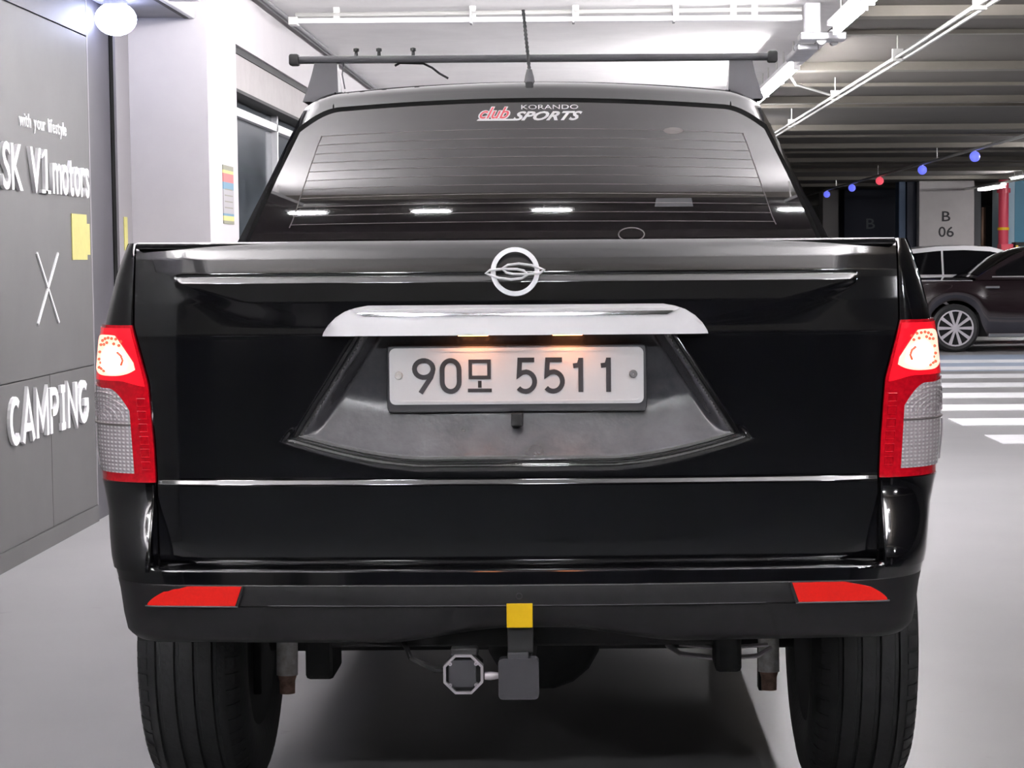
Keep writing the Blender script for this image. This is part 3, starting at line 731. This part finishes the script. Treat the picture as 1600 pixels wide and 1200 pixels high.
# ---------------------------------------------------------------- rear bumper
def BX(x, z, out):
    a0 = abs(x); sgn = 1 if x >= 0 else -1
    X1 = xo(z) + .006
    if a0 <= .70:
        return (x, -.088+.030*(a0/.70)**2-out, z)
    sa = min(1.0, (a0-.70)/(X1-.70)); a = math.asin(sa)
    return (sgn*(a0+out*sa), -.058+.16*(1-math.cos(a))-out*math.cos(a), z)
PRO = [(.548, -.055), (.552, -.028), (.560, -.014), (.575, -.006), (.60, .001), (.630, .006), (.634, .012), (.670, .0125), (.6735, .011), (.6745, .002), (.690, .0005), (.700, -.0005), (.7025, -.004), (.7045, -.030), (.707, -.075)]
def lift(x, z):
    return .030*smooth(1.15-abs(x-.03)/.27)*max(0, min(1, (.625-z)/.06))
def BP(u, z):
    # u: -1.35..1.35, beyond 1 runs forward along the side
    s = 1 if u >= 0 else -1; a = abs(u); o = interp(PRO, z)
    X1 = xo(z)+.006
    if a <= 1:
        if a < .84: x = s*.70*a/.84
        else: x = s*(.70+(X1-.70)*math.sin((a-.84)/.16*math.pi/2))
        k = smooth((abs(x)-.64)/.12); o = o*(1-k) + k*interp([(.548, -.05), (.552, -.022), (.565, -.008), (.60, -.004), (.707, 0)], z)
        o += .0025*math.exp(-((abs(x)-.515-(.62-z)*.25)/.005)**2)*(1 if z < .625 else 0)
        p = BX(x, z, o)
    else:
        o = interp([(.548, -.05), (.552, -.022), (.565, -.008), (.60, -.004), (.707, 0)], z); q = BX(s*X1, z, o); p = (q[0], q[1]+(a-1)*1.0, z)
    return (p[0], p[1], z+lift(p[0], z))
ul = [-v for v in reversed([1.32, 1.2, 1.1, 1.02])] and ([-1.32, -1.2, -1.1, -1.02] + lin(-1, 1, 361) + [1.02, 1.1, 1.2, 1.32])
bz = [p[0] for p in PRO]
bm_lo = MB().grid(BP, ul, [.548, .552, .556, .560, .567, .575, .587, .60, .615, .625, .630, .632, .634, .650, .668, .6735, .6745], flip=True).build('rear_bumper', 'plastic', truck, smooth=True)
MB().grid(BP, ul, [.6745, .680, .690, .695, .700, .7015, .7025, .7035, .7045, .707], flip=True).build('upper_strip', 'paint', bm_lo, smooth=True)
for sg in (-1, 1):
    def BC(t, z):
        # corner block under the lamp, from the tailgate edge outwards
        k = smooth((z-.70)/.172); a = t*math.pi/2 if t <= 1 else math.pi/2
        X0 = .746; X1 = xo(z)+.006
        x = X0+(X1-X0)*math.sin(a)
        ya = -.052+.15*(1-math.cos(a)); yb = S(0, .872)[1]-.008+.13*(1-math.cos(a))
        y = ya*(1-k)+yb*k + (max(0, t-1)*1.0)
        return (sg*x, y, z)
    m = MB().grid(BC, lin(0, 1, 16)+[1.1, 1.2, 1.32], lin(.698, .872, 18), flip=(sg < 0))
    m.grid(lambda z, q: (sg*.746, BC(0, z)[1]*(1-q)+.03*q, z), lin(.698, .872, 18), [0, 1])
    m.grid(lambda t, q: (BC(t, .872)[0], BC(t, .872)[1]*(1-q)+(BC(t, .872)[1]+.03)*q, .872), lin(0, 1, 16), [0, 1])
    m.build('corner_block', 'paint', bm_lo, smooth=True)
    MB().tube([(sg*.7455, BC(0, z)[1]+.001, z) for z in lin(.702, .868, 12)], .0022, 6).build('corner_edge', 'paint', bm_lo, smooth=True)
    # reflector
    def RF(u, q):
        z = .634+.040*q
        xi = .566-.014*q; xe = .742-.055*q**1.6
        if u > .9: z = z
        x = xi+(xe-xi)*u
        zz = .634+.040*min(q, 1-.25*max(0, (u-.75)/.25)**2)
        return BX(sg*x, zz, .0165)
    rf = MB().grid(RF, lin(0, 1, 26), lin(0, 1, 8), flip=(sg < 0)).build('reflector', 'reflector_red', bm_lo, smooth=True, label='red reflector strip')
    MB().tube([BX(sg*(.566-.014*q if e == 0 else 0)+0*sg, 0, 0) for e, q in ()] or [BX(sg*x, .6325, .016) for x in lin(.560, .745, 14)], .0022, 6).build('reflector_frame', 'plastic_grey', bm_lo, smooth=True)
    MB().tube([BX(sg*(.562-.014*q), .633+.042*q, .0155) for q in lin(0, 1, 5)], .003, 6).build('reflector_frame', 'dark', bm_lo, smooth=True)
MB().tube([(x, BX(x, .6355, .0115)[1], .634) for x in lin(-.50, .50, 31)], .0012, 5).build('crease', 'plastic_grey', bm_lo)
MB().tube([(x, BX(x, .674, .012)[1], .6745) for x in lin(-.545, .545, 31)], .0013, 5).build('crease', 'plastic_grey', bm_lo)
MB().tube([BX(.0045+.006*math.cos(a), .653+.006*math.sin(a), .0125) for a in lin(0, 2*math.pi*11/12, 12)], .001, 4, closed=True).build('sensor', 'dark', bm_lo)
MB().rbox(-.0205, .0315, -.104, -.098, .590, .6385, .001).build('reflective_sticker', 'yellow', bm_lo, label='square yellow reflective sticker')

# ---------------------------------------------------------------- tow hitch and trailer socket
hi = MB().rbox(-.024, .030, -.075, .45, .470, .520, .004).build('tow_hitch', 'chassis', truck)
MB().prism(rrect(-.0385, .0425, .443, .526, .009), lambda a, b, d: (a, d, b), -.098, -.070).build('hitch_cover', 'plastic_grey', hi)
MB().rbox(-.020, .022, -.094, -.072, .522, .537, .002).build('cover_tab', 'plastic_grey', hi)
MB().rbox(-.020, .032, -.085, -.078, .535, .592, .002).build('strap', 'dark', hi)
MB().lathe([(-.012, .001), (-.012, .008), (0, .009), (.02, .006)], (-.055, -.075, .487), 'X', 10, False).build('hitch_pin', 'alloy_pale', hi, smooth=True)
MB().rbox(-.41, .41, .15, .23, .50, .56, .006).build('cross_tube', 'chassis', hi)
def octagon(c, r, k=.42): 
    return [(c[0]+x*r, c[1]+z*r) for x, z in ((1, k), (k, 1), (-k, 1), (-1, k), (-1, -k), (-k, -1), (k, -1), (1, -k))]
so = MB().prism(octagon((-.1095, .493), .0365), lambda a, b, d: (a, d, b), -.080, -.02).build('trailer_socket', 'dark', truck)
MB().ribbon(octagon((-.1095, .493), .0375), .005, lambda a, b, d: (a, d, b), -.090, -.070, closed=True).build('rim', 'alloy_pale', so)
MB().prism(octagon((-.111, .495), .027, .75), lambda a, b, d: (a, d, b), -.092, -.078).build('flap', 'plastic_grey', so)
for dx, dz in ((-.026, .022), (.026, .022), (-.026, -.021), (.026, -.021)):
    MB().lathe([(-.003, .001), (-.003, .004), (.004, .005)], (-.1095+dx, -.090, .493+dz), 'Y', 8, False).build('screw', 'alloy_pale', so, smooth=True)
MB().rbox(-.135, -.080, -.085, -.05, .528, .545, .004).build('hinge', 'dark', so)
MB().tube([(-.24, .0, .55), (-.22, -.03, .515), (-.17, -.03, .49), (-.13, -.02, .485)], .006, 6).build('cable', 'dark', so, smooth=True)

# ---------------------------------------------------------------- underside, shock absorbers
ch = MB().box(-.52, -.42, .40, 4.6, .50, .62).box(.42, .52, .40, 4.6, .50, .62).box(-.70, .70, .05, 4.6, .62, .68).build('chassis_frame', 'chassis', truck)
MB().tube([(-.66, .92, .385), (.66, .92, .385)], .05, 12).build('rear_axle', 'chassis', ch, smooth=True)
MB().lathe([(-.14*math.cos(a), max(.001, .15*math.sin(a))) for a in lin(0, math.pi, 10)], (.03, .92, .385), 'Y', 18, False).build('differential', 'chassis', ch, smooth=True)
MB().tube([(-.64, 3.98, .385), (.64, 3.98, .385)], .045, 12).build('front_axle', 'chassis', ch, smooth=True)
MB().rbox(-.50, -.435, .40, .55, .375, .52, .01).build('spring_bracket', 'chassis', ch)
MB().rbox(.43, .49, .40, .52, .385, .52, .01).build('spring_bracket', 'chassis', ch)
for sg in (-1, 1):
    x = .597 if sg < 0 else .585
    sa = MB().tube([(sg*x, .78, .62), (sg*x, .755, .31)], [.026, .026], 14).build('shock_absorber', 'shock_white', ch, smooth=True)
    MB().tube([(sg*x, .757, .318), (sg*x, .754, .295), (sg*x, .752, .265)], [.026, .019, .019], 14).build('lower_mount', 'shock_rust', sa, smooth=True)
    MB().rbox(sg*x-.055+(.03 if sg < 0 else -.03)*-1, sg*x-.035+(.03 if sg < 0 else -.03)*-1, .76, .80, .26, .60, .004).build('strut_plate', 'dark', sa)
MB().tube([(.33, .62, .405), (.36, .58, .392), (.45, .56, .384), (.54, .57, .388), (.575, .60, .40)], .006, 6).build('brake_line', 'alloy_pale', ch, smooth=True)
MB().tube([(.36, .64, .402), (.45, .62, .396), (.57, .63, .402)], .005, 6).build('brake_line', 'alloy_pale', ch, smooth=True)

# ---------------------------------------------------------------- wheels
def wheel(sg, y):
    xc = sg*.80; R0 = .385; hw = .1275
    prof = [(-hw+.02, .22), (-hw+.004, .26), (-hw, .31), (-hw+.008, .352), (-hw+.024, .372), (-hw+.040, .379)]
    for gx in (-.066, -.022, .022, .066):
        prof += [(gx-.0065, .3845), (gx-.004, .376), (gx+.004, .376), (gx+.0065, .3845)]
    prof += [(hw-.040, .379), (hw-.024, .372), (hw-.008, .352), (hw, .31), (hw-.004, .26), (hw-.02, .22)]
    wobj = MB().lathe(prof, (xc, y, R0), 'X', 72).build('wheel', 'rubber', truck, smooth=True)
    rim = MB().lathe([(-.09, .001), (-.09, .20), (-.105, .222), (.105, .222), (.09, .20), (.06, .19), (.055, .05), (.06, .001)], (xc, y, R0), 'X', 36, False) if sg > 0 else \
          MB().lathe([(.09, .001), (.09, .20), (.105, .222), (-.105, .222), (-.09, .20), (-.06, .19), (-.055, .05), (-.06, .001)], (xc, y, R0), 'X', 36, False)
    rim.build('rim', 'alloy', wobj, smooth=True)
    MB().lathe([(-sg*.112, .001), (-sg*.112, .235), (-sg*.10, .24)], (xc, y, R0), 'X', 32, False).build('brake_drum', 'dark', wobj, smooth=True)
    # shoulder lugs
    lg = MB()
    for k in range(60):
        a = 2*math.pi*k/60; c, s_ = math.cos(a), math.sin(a)
        for e in (-1, 1):
            for (dx0, dx1, r0, r1, da) in ((hw-.036, hw-.008, .366, .381, .035),):
                vs = []
                for rr in (r0, r1):
                    for dx in (dx0, dx1 if rr == r0 else dx1-.008):
                        for q in (-da, da):
                            vs.append((xc+e*dx, y+(rr-(0 if dx == dx0 else .012))*math.cos(a+q), R0+(rr-(0 if dx == dx0 else .012))*math.sin(a+q)))
                lg.add(vs, [(0,1,3,2), (4,6,7,5), (0,4,5,1), (2,3,7,6), (0,2,6,4), (1,5,7,3)])
    lg.build('tread_lug', 'rubber', wobj)['kind'] = 'stuff'
    return wobj
for y in (.92, 3.98):
    for sg in (-1, 1): wheel(sg, y)

# ---------------------------------------------------------------- bed and body sides
def zbody(Y):
    for yc in (.92, 3.98):
        if abs(Y-yc) < .47: return max(.62 if Y < .92 else .46, .385+math.sqrt(.47**2-(Y-yc)**2))
    return .62 if Y < .46 else .46
def ztop(Y):
    if Y < 1.30: return 1.363
    if Y < 3.6: return 1.352
    return interp([(3.6, 1.30), (4.2, 1.20), (4.7, 1.10), (4.9, .95)], Y)
def xbody(Y, z):
    fl_ = max(.078*math.exp(-((Y-c)/.38)**2) for c in (.92, 3.98))*smooth((1.15-z)/.35)
    return xo(z)+fl_ + .012*smooth(Y/.6) - .12*smooth((Y-4.3)/.6)
yl = sorted(set([.14, .3, .449, .4501] + lin(.4502, 1.3898, 25) + [1.39, 1.6, 2.0, 2.4, 2.8, 3.2, 3.509] + lin(3.51, 4.45, 25) + [4.46, 4.6, 4.75, 4.9]))
for sg in (-1, 1):
    bs = MB().grid(lambda Y, q: (sg*xbody(Y, zbody(Y)+(ztop(Y)-zbody(Y))*q), Y, zbody(Y)+(ztop(Y)-zbody(Y))*q), yl, lin(0, 1, 26), flip=(sg < 0)).build('body_side', 'paint', truck, smooth=True)
    MB().rbox(sg*.762-.040, sg*.762+.040, .085, 1.24, 1.34, 1.3625, .006).build('bed_rail', 'paint', bs, smooth=True)
    MB().rbox(sg*.70-.02, sg*.70+.02, .07, 1.24, .86, 1.35, .004).build('bed_wall', 'plastic', bs)
    for yc_, w_ in ((.92, .41), (3.98, .36)):
        MB().grid(lambda a, q: (sg*(.50+w_*q), yc_+.468*math.cos(a), .385+.468*math.sin(a)), lin(.15, math.pi-.56, 20), [0, 1]).build('wheel_arch', 'dark', bs)
MB().rbox(-.72, .72, .07, 1.24, .84, .87, .004).build('bed_floor', 'plastic', truck)
MB().rbox(-.80, .80, 1.20, 1.27, .70, 1.352, .006).build('bed_front_wall', 'paint', truck)
# hood and nose
hd = MB().grid(lambda u, Y: (u*(xbody(Y, ztop(Y))-.004), Y, ztop(Y)+.05*(1-u*u)), lin(-1, 1, 21), lin(3.55, 4.9, 14)).build('hood', 'paint', truck, smooth=True)
ns = MB().grid(lambda u, z: (u*(.75-.02), 4.9-.12*u*u+.03*math.sin((z-.45)/.55*3.1), z), lin(-1, 1, 21), lin(.45, .99, 10)).build('front_bumper', 'paint', truck, smooth=True)
MB().rbox(-.45, .45, 4.90, 4.96, .70, .90, .01).build('grille', 'dark', ns)
for sg in (-1, 1): MB().rbox(sg*.60-.12, sg*.60+.12, 4.84, 4.93, .78, .93, .02).build('headlight', 'clear_lens', ns, smooth=True)

# ---------------------------------------------------------------- cab and rear window
WZ = [(1.30, .835), (1.36, .815), (1.38, .803), (1.55, .715), (1.70, .643), (1.76, .612), (1.80, .59)]
def RY(x, z):
    d = z-1.38
    return 1.30 + .06*d + .275*d*d*(1 if d > 0 else 0) + .020*(x/.7)**2
def crown(x):
    a = abs(x)
    return 1.808 - .026*(a/.545)**2 - (.018*((a-.53)/.06)**2 if a > .53 else 0)
def cab_pt(u, v, grow=0):
    zt = crown(u*.60); z = 1.33 + (zt-1.33)*v
    return u*interp(WZ, z), z
cabp = MB()
def rear(u, v):
    x, z = cab_pt(u, v); y = RY(x, z)
    y += .030*smooth((v-.945)/.055)**2 + .022*smooth((abs(u)-.955)/.045)**2
    return (x, y, z)
cabp.grid(rear, lin(-1, 1, 81), lin(0, 1, 61), flip=True)
def yfront(z): return 3.70-1.05*max(0, z-1.36)/.42
def roofY(x, z, q):
    ya = RY(x, z)+.035; yb = yfront(z)
    return ya+(yb-ya)*q
cabp.grid(lambda u, q: (lambda p: (p[0]*(1+.06*math.sin(q*math.pi)), roofY(p[0], p[1], q) if q else rear(u, 1)[1], p[1]+.035*math.sin(q*math.pi)))(cab_pt(u, 1)), lin(-1, 1, 81), lin(0, 1, 14))
for sg in (-1, 1):
    cabp.grid(lambda v, q: (lambda p: (p[0]*(1+.06*math.sin(q*math.pi)), roofY(p[0], p[1], q) if q else rear(sg, v)[1], p[1]+.035*math.sin(q*math.pi)*v))(cab_pt(sg, v)), lin(0, 1, 20), lin(0, 1, 14))
cab = cabp.build('cab', 'paint', truck, smooth=True)
MB().grid(lambda u, v: (lambda p: (p[0], yfront(p[1])+.03-.12*(u*u), p[1]))(cab_pt(u*.97, v)), lin(-1, 1, 25), lin(0, .97, 14)).build('windscreen', 'tint', cab, smooth=True)
for sg in (-1, 1):
    for q0, q1 in ((.10, .45), (.50, .86)):
        MB().grid(lambda v, q: (lambda p: (p[0]*(1+.06*math.sin(q*math.pi))+sg*.006, roofY(p[0], p[1], q), p[1]+.035*math.sin(q*math.pi)*v))(cab_pt(sg, v)), lin(.10, .86, 10), lin(q0, q1, 8)).build('side_window', 'tint', cab, smooth=True)
    # roof ditch seam
    MB().tube([(sg*.541, rear(sg*.541/.60, 1)[1]+(.0 if v == 1 else 0)+RY(sg*.541, 1.78)*0 - .002 + (RY(.541, z)-RY(.541, 1.775) - .03*smooth((1.775-z)/.03)), z) for v, z in ((1, 1.783), (1, 1.775), (0, 1.765), (0, 1.75), (0, 1.735))], .0022, 6).build('roof_seam', 'seal', cab)
GW = [(1.35, .782), (1.37, .772), (1.55, .690), (1.70, .617), (1.75, .592)]
def gl_pt(u, v, e=0.0):
    zt = 1.748 + e - .024*(abs(u)*.6/.55)**2 - .048*max(0, (abs(u)-.86)/.14)**2.2
    z = 1.355 + (zt-1.355)*v
    return u*(interp(GW, z)+e), z
def gfun(u, v, e, off):
    x, z = gl_pt(u, v, e); return (x, RY(x, z)-off, z)
ul2 = lin(-1, -.86, 12)[:-1] + lin(-.86, .86, 61) + lin(.86, 1, 12)[1:]
MB().grid(lambda u, v: gfun(u, v, .0125, .0018), ul2, lin(0, 1, 40), flip=True).build('window_seal', 'seal', cab, smooth='full')
rw = MB().grid(lambda u, v: gfun(u, v, 0, .004), ul2, lin(0, 1, 50), flip=True).build('rear_window', 'tint', truck, smooth='full', label='dark tinted rear window with heating lines')
def on_glass(x, z, o=.0055): return (x, RY(x, z)-o, z)
def gin(z): return interp([(1.40, .665), (1.43, .650), (1.655, .575), (1.675, .56)], z)
for k in range(11):
    z = 1.42 + k*.0235
    MB().tube([on_glass(x, z+.022*(1-(x/.65)**2)*((z-1.35)/.33), .0045) for x in lin(-gin(z), gin(z), 31)], .0009, 4).build('heating_line', 'defrost', rw)
for sg in (-1, 1):
    MB().tube([on_glass(sg*gin(z), z, .0045) for z in lin(1.412, 1.66, 12)], .0014, 4).build('bus_bar', 'defrost', rw)
# lettering sticker on the glass
def gword(txt, x0, x1, z0, z1, mat, offset=0.0, shear=0.0, o=.0052):
    me = text_mesh(txt, 1.0, 0.0, offset, shear)
    a = [v.co.x for v in me.vertices]; b = [v.co.y for v in me.vertices]
    ax, bx, ay, by = min(a), max(a), min(b), max(b)
    for v in me.vertices:
        v.co = Vector(on_glass(x0+(x1-x0)*(v.co.x-ax)/(bx-ax), z0+(z1-z0)*(v.co.y-ay)/(by-ay), o))
    me.materials.clear(); me.materials.append(MATS[mat])
    ob = bpy.data.objects.new('sticker_word', me); col.objects.link(ob); attach(ob, rw); return ob
gword('club', -.146, -.058, 1.701, 1.737, 'decal_white', .055, .45)
gword('club', -.142, -.062, 1.704, 1.735, 'decal_red', .008, .45, .0060)
MB().grid(lambda x, q: on_glass(x+.004*q, 1.698+.005*q, .0055), lin(-.150, -.045, 8), [0, 1], flip=True).build('sticker_bar', 'decal_white', rw)
gword('KORANDO', -.029, .126, 1.729, 1.741, 'decal_white', .0)
gword('SPORTS', -.052, .137, 1.698, 1.7235, 'decal_white', .035, .5)
# dome lamp patch and small label seen in the glass
MB().prism([(.383+.027*math.cos(a), 1.668+.009*math.sin(a)) for a in lin(0, 2*math.pi*19/20, 20)], lambda a, b, d: on_glass(a, b, d), .004, .0048).build('dome_mark', 'defrost', rw)
MB().prism([(.33, 1.462), (.435, 1.462), (.43, 1.485), (.335, 1.485)], lambda a, b, d: on_glass(a, b, d), .004, .0046).build('label_mark', 'plastic_grey', rw)
MB().ribbon([(.267+.035*math.cos(a), 1.388+.018*math.sin(a)) for a in lin(0, 2*math.pi*23/24, 24)], .003, lambda a, b, d: on_glass(a, b, d), .004, .005, True).build('badge_ring', 'defrost', rw)

# ---------------------------------------------------------------- roof bar and antenna
rb = MB().rbox(-.665, .665, 1.535, 1.565, 1.876, 1.896, .006).build('roof_bar', 'plastic_grey', truck, smooth=True)
for sg in (-1, 1):
    MB().rbox(sg*.672-.014, sg*.672+.014, 1.53, 1.57, 1.870, 1.902, .006).build('end_cap', 'dark', rb, smooth=True)
    ft = MB().grid(lambda u, q: (sg*((.585-.042+.008*q)*(1-u) + (.585+.030+.028*(1-q)**1.3)*u), 1.54-.045*(1-q), 1.765+.113*q), lin(0, 1, 5), lin(0, 1, 8))
    ft.grid(lambda u, q: (sg*((.585-.042+.008*q)*(1-u) + (.585+.030+.028*(1-q)**1.3)*u), 1.565+.045*(1-q), 1.765+.113*q), lin(0, 1, 5), lin(0, 1, 8))
    for u in (0, 1):
        ft.grid(lambda y, q: (sg*((.585-.042+.008*q)*(1-u) + (.585+.030+.028*(1-q)**1.3)*u), (1.54-.045*(1-q))*(1-y)+(1.565+.045*(1-q))*y, 1.765+.113*q), [0, 1], lin(0, 1, 8))
    ft.build('foot', 'plastic_grey', rb, smooth=True)
for x in (-.498, -.434, -.338):
    MB().lathe([(0, .001), (0, .005), (.013, .0045), (.014, .008), (.022, .008), (.024, .001)], (x, 1.55, 1.895), 'Z', 10, False).build('bolt', 'dark', rb, smooth=True)
MB().tube([(-.39, 1.55, 1.868), (-.375, 1.55, 1.876), (-.31, 1.55, 1.874), (-.285, 1.55, 1.862), (-.265, 1.55, 1.846), (-.24, 1.55, 1.832)], .0035, 6).build('cable', 'dark', rb, smooth=True)
MB().tube([(-.527, 1.50, 1.875), (-.532, 1.50, 1.84), (-.525, 1.50, 1.80)], .002, 6).build('strap', 'plastic_grey', rb, smooth=True)
an = MB().lathe([(-.012, .018), (.0, .016), (.022, .012), (.04, .007), (.042, .001)], (-.008, 1.42, 1.803), 'Z', 16, False).build('antenna', 'plastic_grey', truck, smooth=True)
MB().tube([(-.008-.016*q, 1.42+.02*q, 1.842+.165*q) for q in lin(0, 1, 30)], [.0052 if k % 2 else .0038 for k in range(30)], 8).build('mast', 'dark', an, smooth=True)
MB().rbox(-.018, .004, 1.372, 1.40, 1.772, 1.806, .004).build('base_pad', 'dark', an)

# ================================================================== parked cars
def sedan(label, xr, yc, paint, d=1, back=0.0):
    """length along x; xr = x of the rear end, d = +1 faces right"""
    t = thing('parked_car', label, 'car', (xr+d*2.4, yc, 0))
    def P(s, y, z): return (xr+d*s, yc+y, z)
    L = 4.85; WSt = (1.05, 3.90)
    top = [(0, .78), (.05, .93), (.25, .985), (.9, 1.00), (3.4, 1.00), (4.2, .90), (4.7, .76), (4.85, .60)]
    hw = [(0, .74), (.25, .86), (.9, .91), (3.6, .91), (4.5, .84), (4.85, .66)]
    def zb(s):
        for c in WSt:
            if abs(s-c) < .37: return max(.22, .33+math.sqrt(.37**2-(s-c)**2)*1.0)
        return .20
    sl = sorted(set([0, .03, .08, .15, .3, .5] + lin(.681, 1.419, 15) + lin(1.5, 3.5, 9) + lin(3.531, 4.269, 15) + [4.35, 4.5, 4.6, 4.7, 4.78, 4.85]))
    b = MB()
    for e in (-1, 1):
        b.grid(lambda s, q: P(s, e*(interp(hw, s)*(.965+.035*math.sin(min(1, q*1.15)*math.pi)) ), zb(s)+(interp(top, s)-.04-zb(s))*q), sl, lin(0, 1, 10))
    b.grid(lambda s, v: P(s, v*interp(hw, s)*.965, interp(top, s)-.04*v*v), sl, lin(-1, 1, 9))
    b.grid(lambda z, v: P(0, v*interp(hw, 0), z), lin(.2, .76, 5), lin(-1, 1, 5))
    b.grid(lambda z, v: P(L, v*interp(hw, L), z), lin(.2, .58, 5), lin(-1, 1, 5))
    b.build('body', paint, t, smooth=True)
    MB().box(min(xr, xr+d*L)+.3, max(xr, xr+d*L)-.3, yc-.7, yc+.7, .2, .5).build('underbody', 'dark', t)
    prof = [(.55, .99), (.9, 1.15), (1.25, 1.30), (1.6, 1.395), (2.0, 1.435), (2.4, 1.445), (2.8, 1.42), (3.1, 1.33), (3.4, 1.19), (3.75, .99)]
    prof = [(a + back*(1-(a-.55)/3.2), b) for a, b in prof]
    ss = lin(prof[0][0], 3.75, 41)
    def mp(a): return a + back*(1-(a-.55)/3.2)
    def gw(z): return .82-.33*(z-.98)
    gmb = MB().grid(lambda s, v: P(s, v*gw(interp(prof, s)), interp(prof, s)+.02*(1-v*v)), ss, lin(-1, 1, 9))
    for e in (-1, 1): gmb.grid(lambda s, q: (lambda z: P(s, e*gw(z), z))(.97+(interp(prof, s)-.97)*q), ss, lin(0, 1, 6))
    gmb.build('roof', paint, t, smooth=True)
    for e in (-1, 1):
        for s0, s1 in ((mp(.92), mp(2.04)), (mp(2.07), mp(3.36))):
            MB().grid(lambda s, q: (lambda z: P(s, e*(gw(z)+.006), z))(1.015+max(.01, interp(prof, s)-.065-1.015)*q), lin(s0, s1, 14), lin(0, 1, 5)).build('side_window', 'tint_far', t, smooth=True)
        MB().tube([P(s, e*(gw(1.0)+.012), 1.012) for s in lin(mp(.85), mp(3.4), 10)], .010, 6).build('chrome_strip', 'alloy_pale', t)
        for s in (1.55, 2.75): MB().rbox(*sorted((P(s-.09, 0, 0)[0], P(s+.09, 0, 0)[0])), yc+e*.905-.015, yc+e*.905+.02, .86, .89, .006).build('door_handle', 'alloy', t)
        MB().rbox(*sorted((P(1.5, 0, 0)[0], P(3.45, 0, 0)[0])), yc+e*.86-.04, yc+e*.86+.05, .20, .25, .01).build('sill', 'alloy', t)
        MB().rbox(*sorted((P(3.05, 0, 0)[0], P(3.25, 0, 0)[0])), yc+e*.95-.08, yc+e*.95+.08, 1.0, 1.12, .02).build('mirror', paint, t)
        for c in WSt:
            cy = yc+e*.80
            tw = MB().lathe([(-.10, .24), (-.11, .29), (-.08, .325), (.08, .325), (.11, .29), (.10, .24)], P(c, e*.80, .325), 'Y', 32).build('wheel', 'rubber', t, smooth=True)
            rm = MB().lathe([(.098*e, .225), (.112*e, .228), (.112*e, .245), (.09*e, .245)], P(c, e*.80, .325), 'Y', 32)
            for k in range(10):
                a = 2*math.pi*k/10; ca, sa = math.cos(a), math.sin(a)
                px, pz = -sa, ca; cx = P(c, 0, 0)[0]
                vs = []
                for yy in (.085, .108):
                    for r, hwid in ((.03, .014), (.235, .022)):
                        for q in (-1, 1): vs.append((cx+ca*r+px*hwid*q, cy+e*yy, .325+sa*r+pz*hwid*q))
                rm.add(vs, [(0,1,3,2), (4,6,7,5), (0,2,6,4), (1,5,7,3), (2,3,7,6), (0,4,5,1)])
            rm.lathe([(.08*e, .001), (.08*e, .05), (.112*e, .045), (.115*e, .001)], P(c, e*.80, .325), 'Y', 14, False)
            rm.build('rim', 'alloy_pale', tw)
            MB().lathe([(.05*e, .001), (.05*e, .24)], P(c, e*.80, .325), 'Y', 24, False).build('brake_disc', 'dark', tw)
    MB().grid(lambda s, v: (lambda z: P(s, v*gw(z)*.88, z+.02*(1-v*v)+.008))(interp(prof, s)), lin(mp(.62), mp(1.45), 10), lin(-1, 1, 7)).build('rear_glass', 'tint_far', t, smooth=True)
    MB().grid(lambda s, v: (lambda z: P(s, v*gw(z)*.9, z+.02*(1-v*v)+.008))(interp(prof, s)), lin(mp(2.95), mp(3.68), 10), lin(-1, 1, 7)).build('windscreen', 'tint_far', t, smooth=True)
    for e in (-1, 1):
        MB().rbox(*sorted((P(-.01, 0, 0)[0], P(.10, 0, 0)[0])), yc+e*.62-.14, yc+e*.62+.14, .70, .82, .02).build('tail_light', 'red_lens', t)
        MB().rbox(*sorted((P(4.62, 0, 0)[0], P(4.80, 0, 0)[0])), yc+e*.58-.14, yc+e*.58+.14, .60, .70, .02).build('headlight', 'clear_lens', t)
    return t
sedan('black parked sedan with ten spoke wheels beside the striped crossing', 4.07, 22.85, 'car_black', 1, .78)
sedan('white parked sedan between the black car and pillar B 06', 3.35, 25.2, 'car_white', 1)
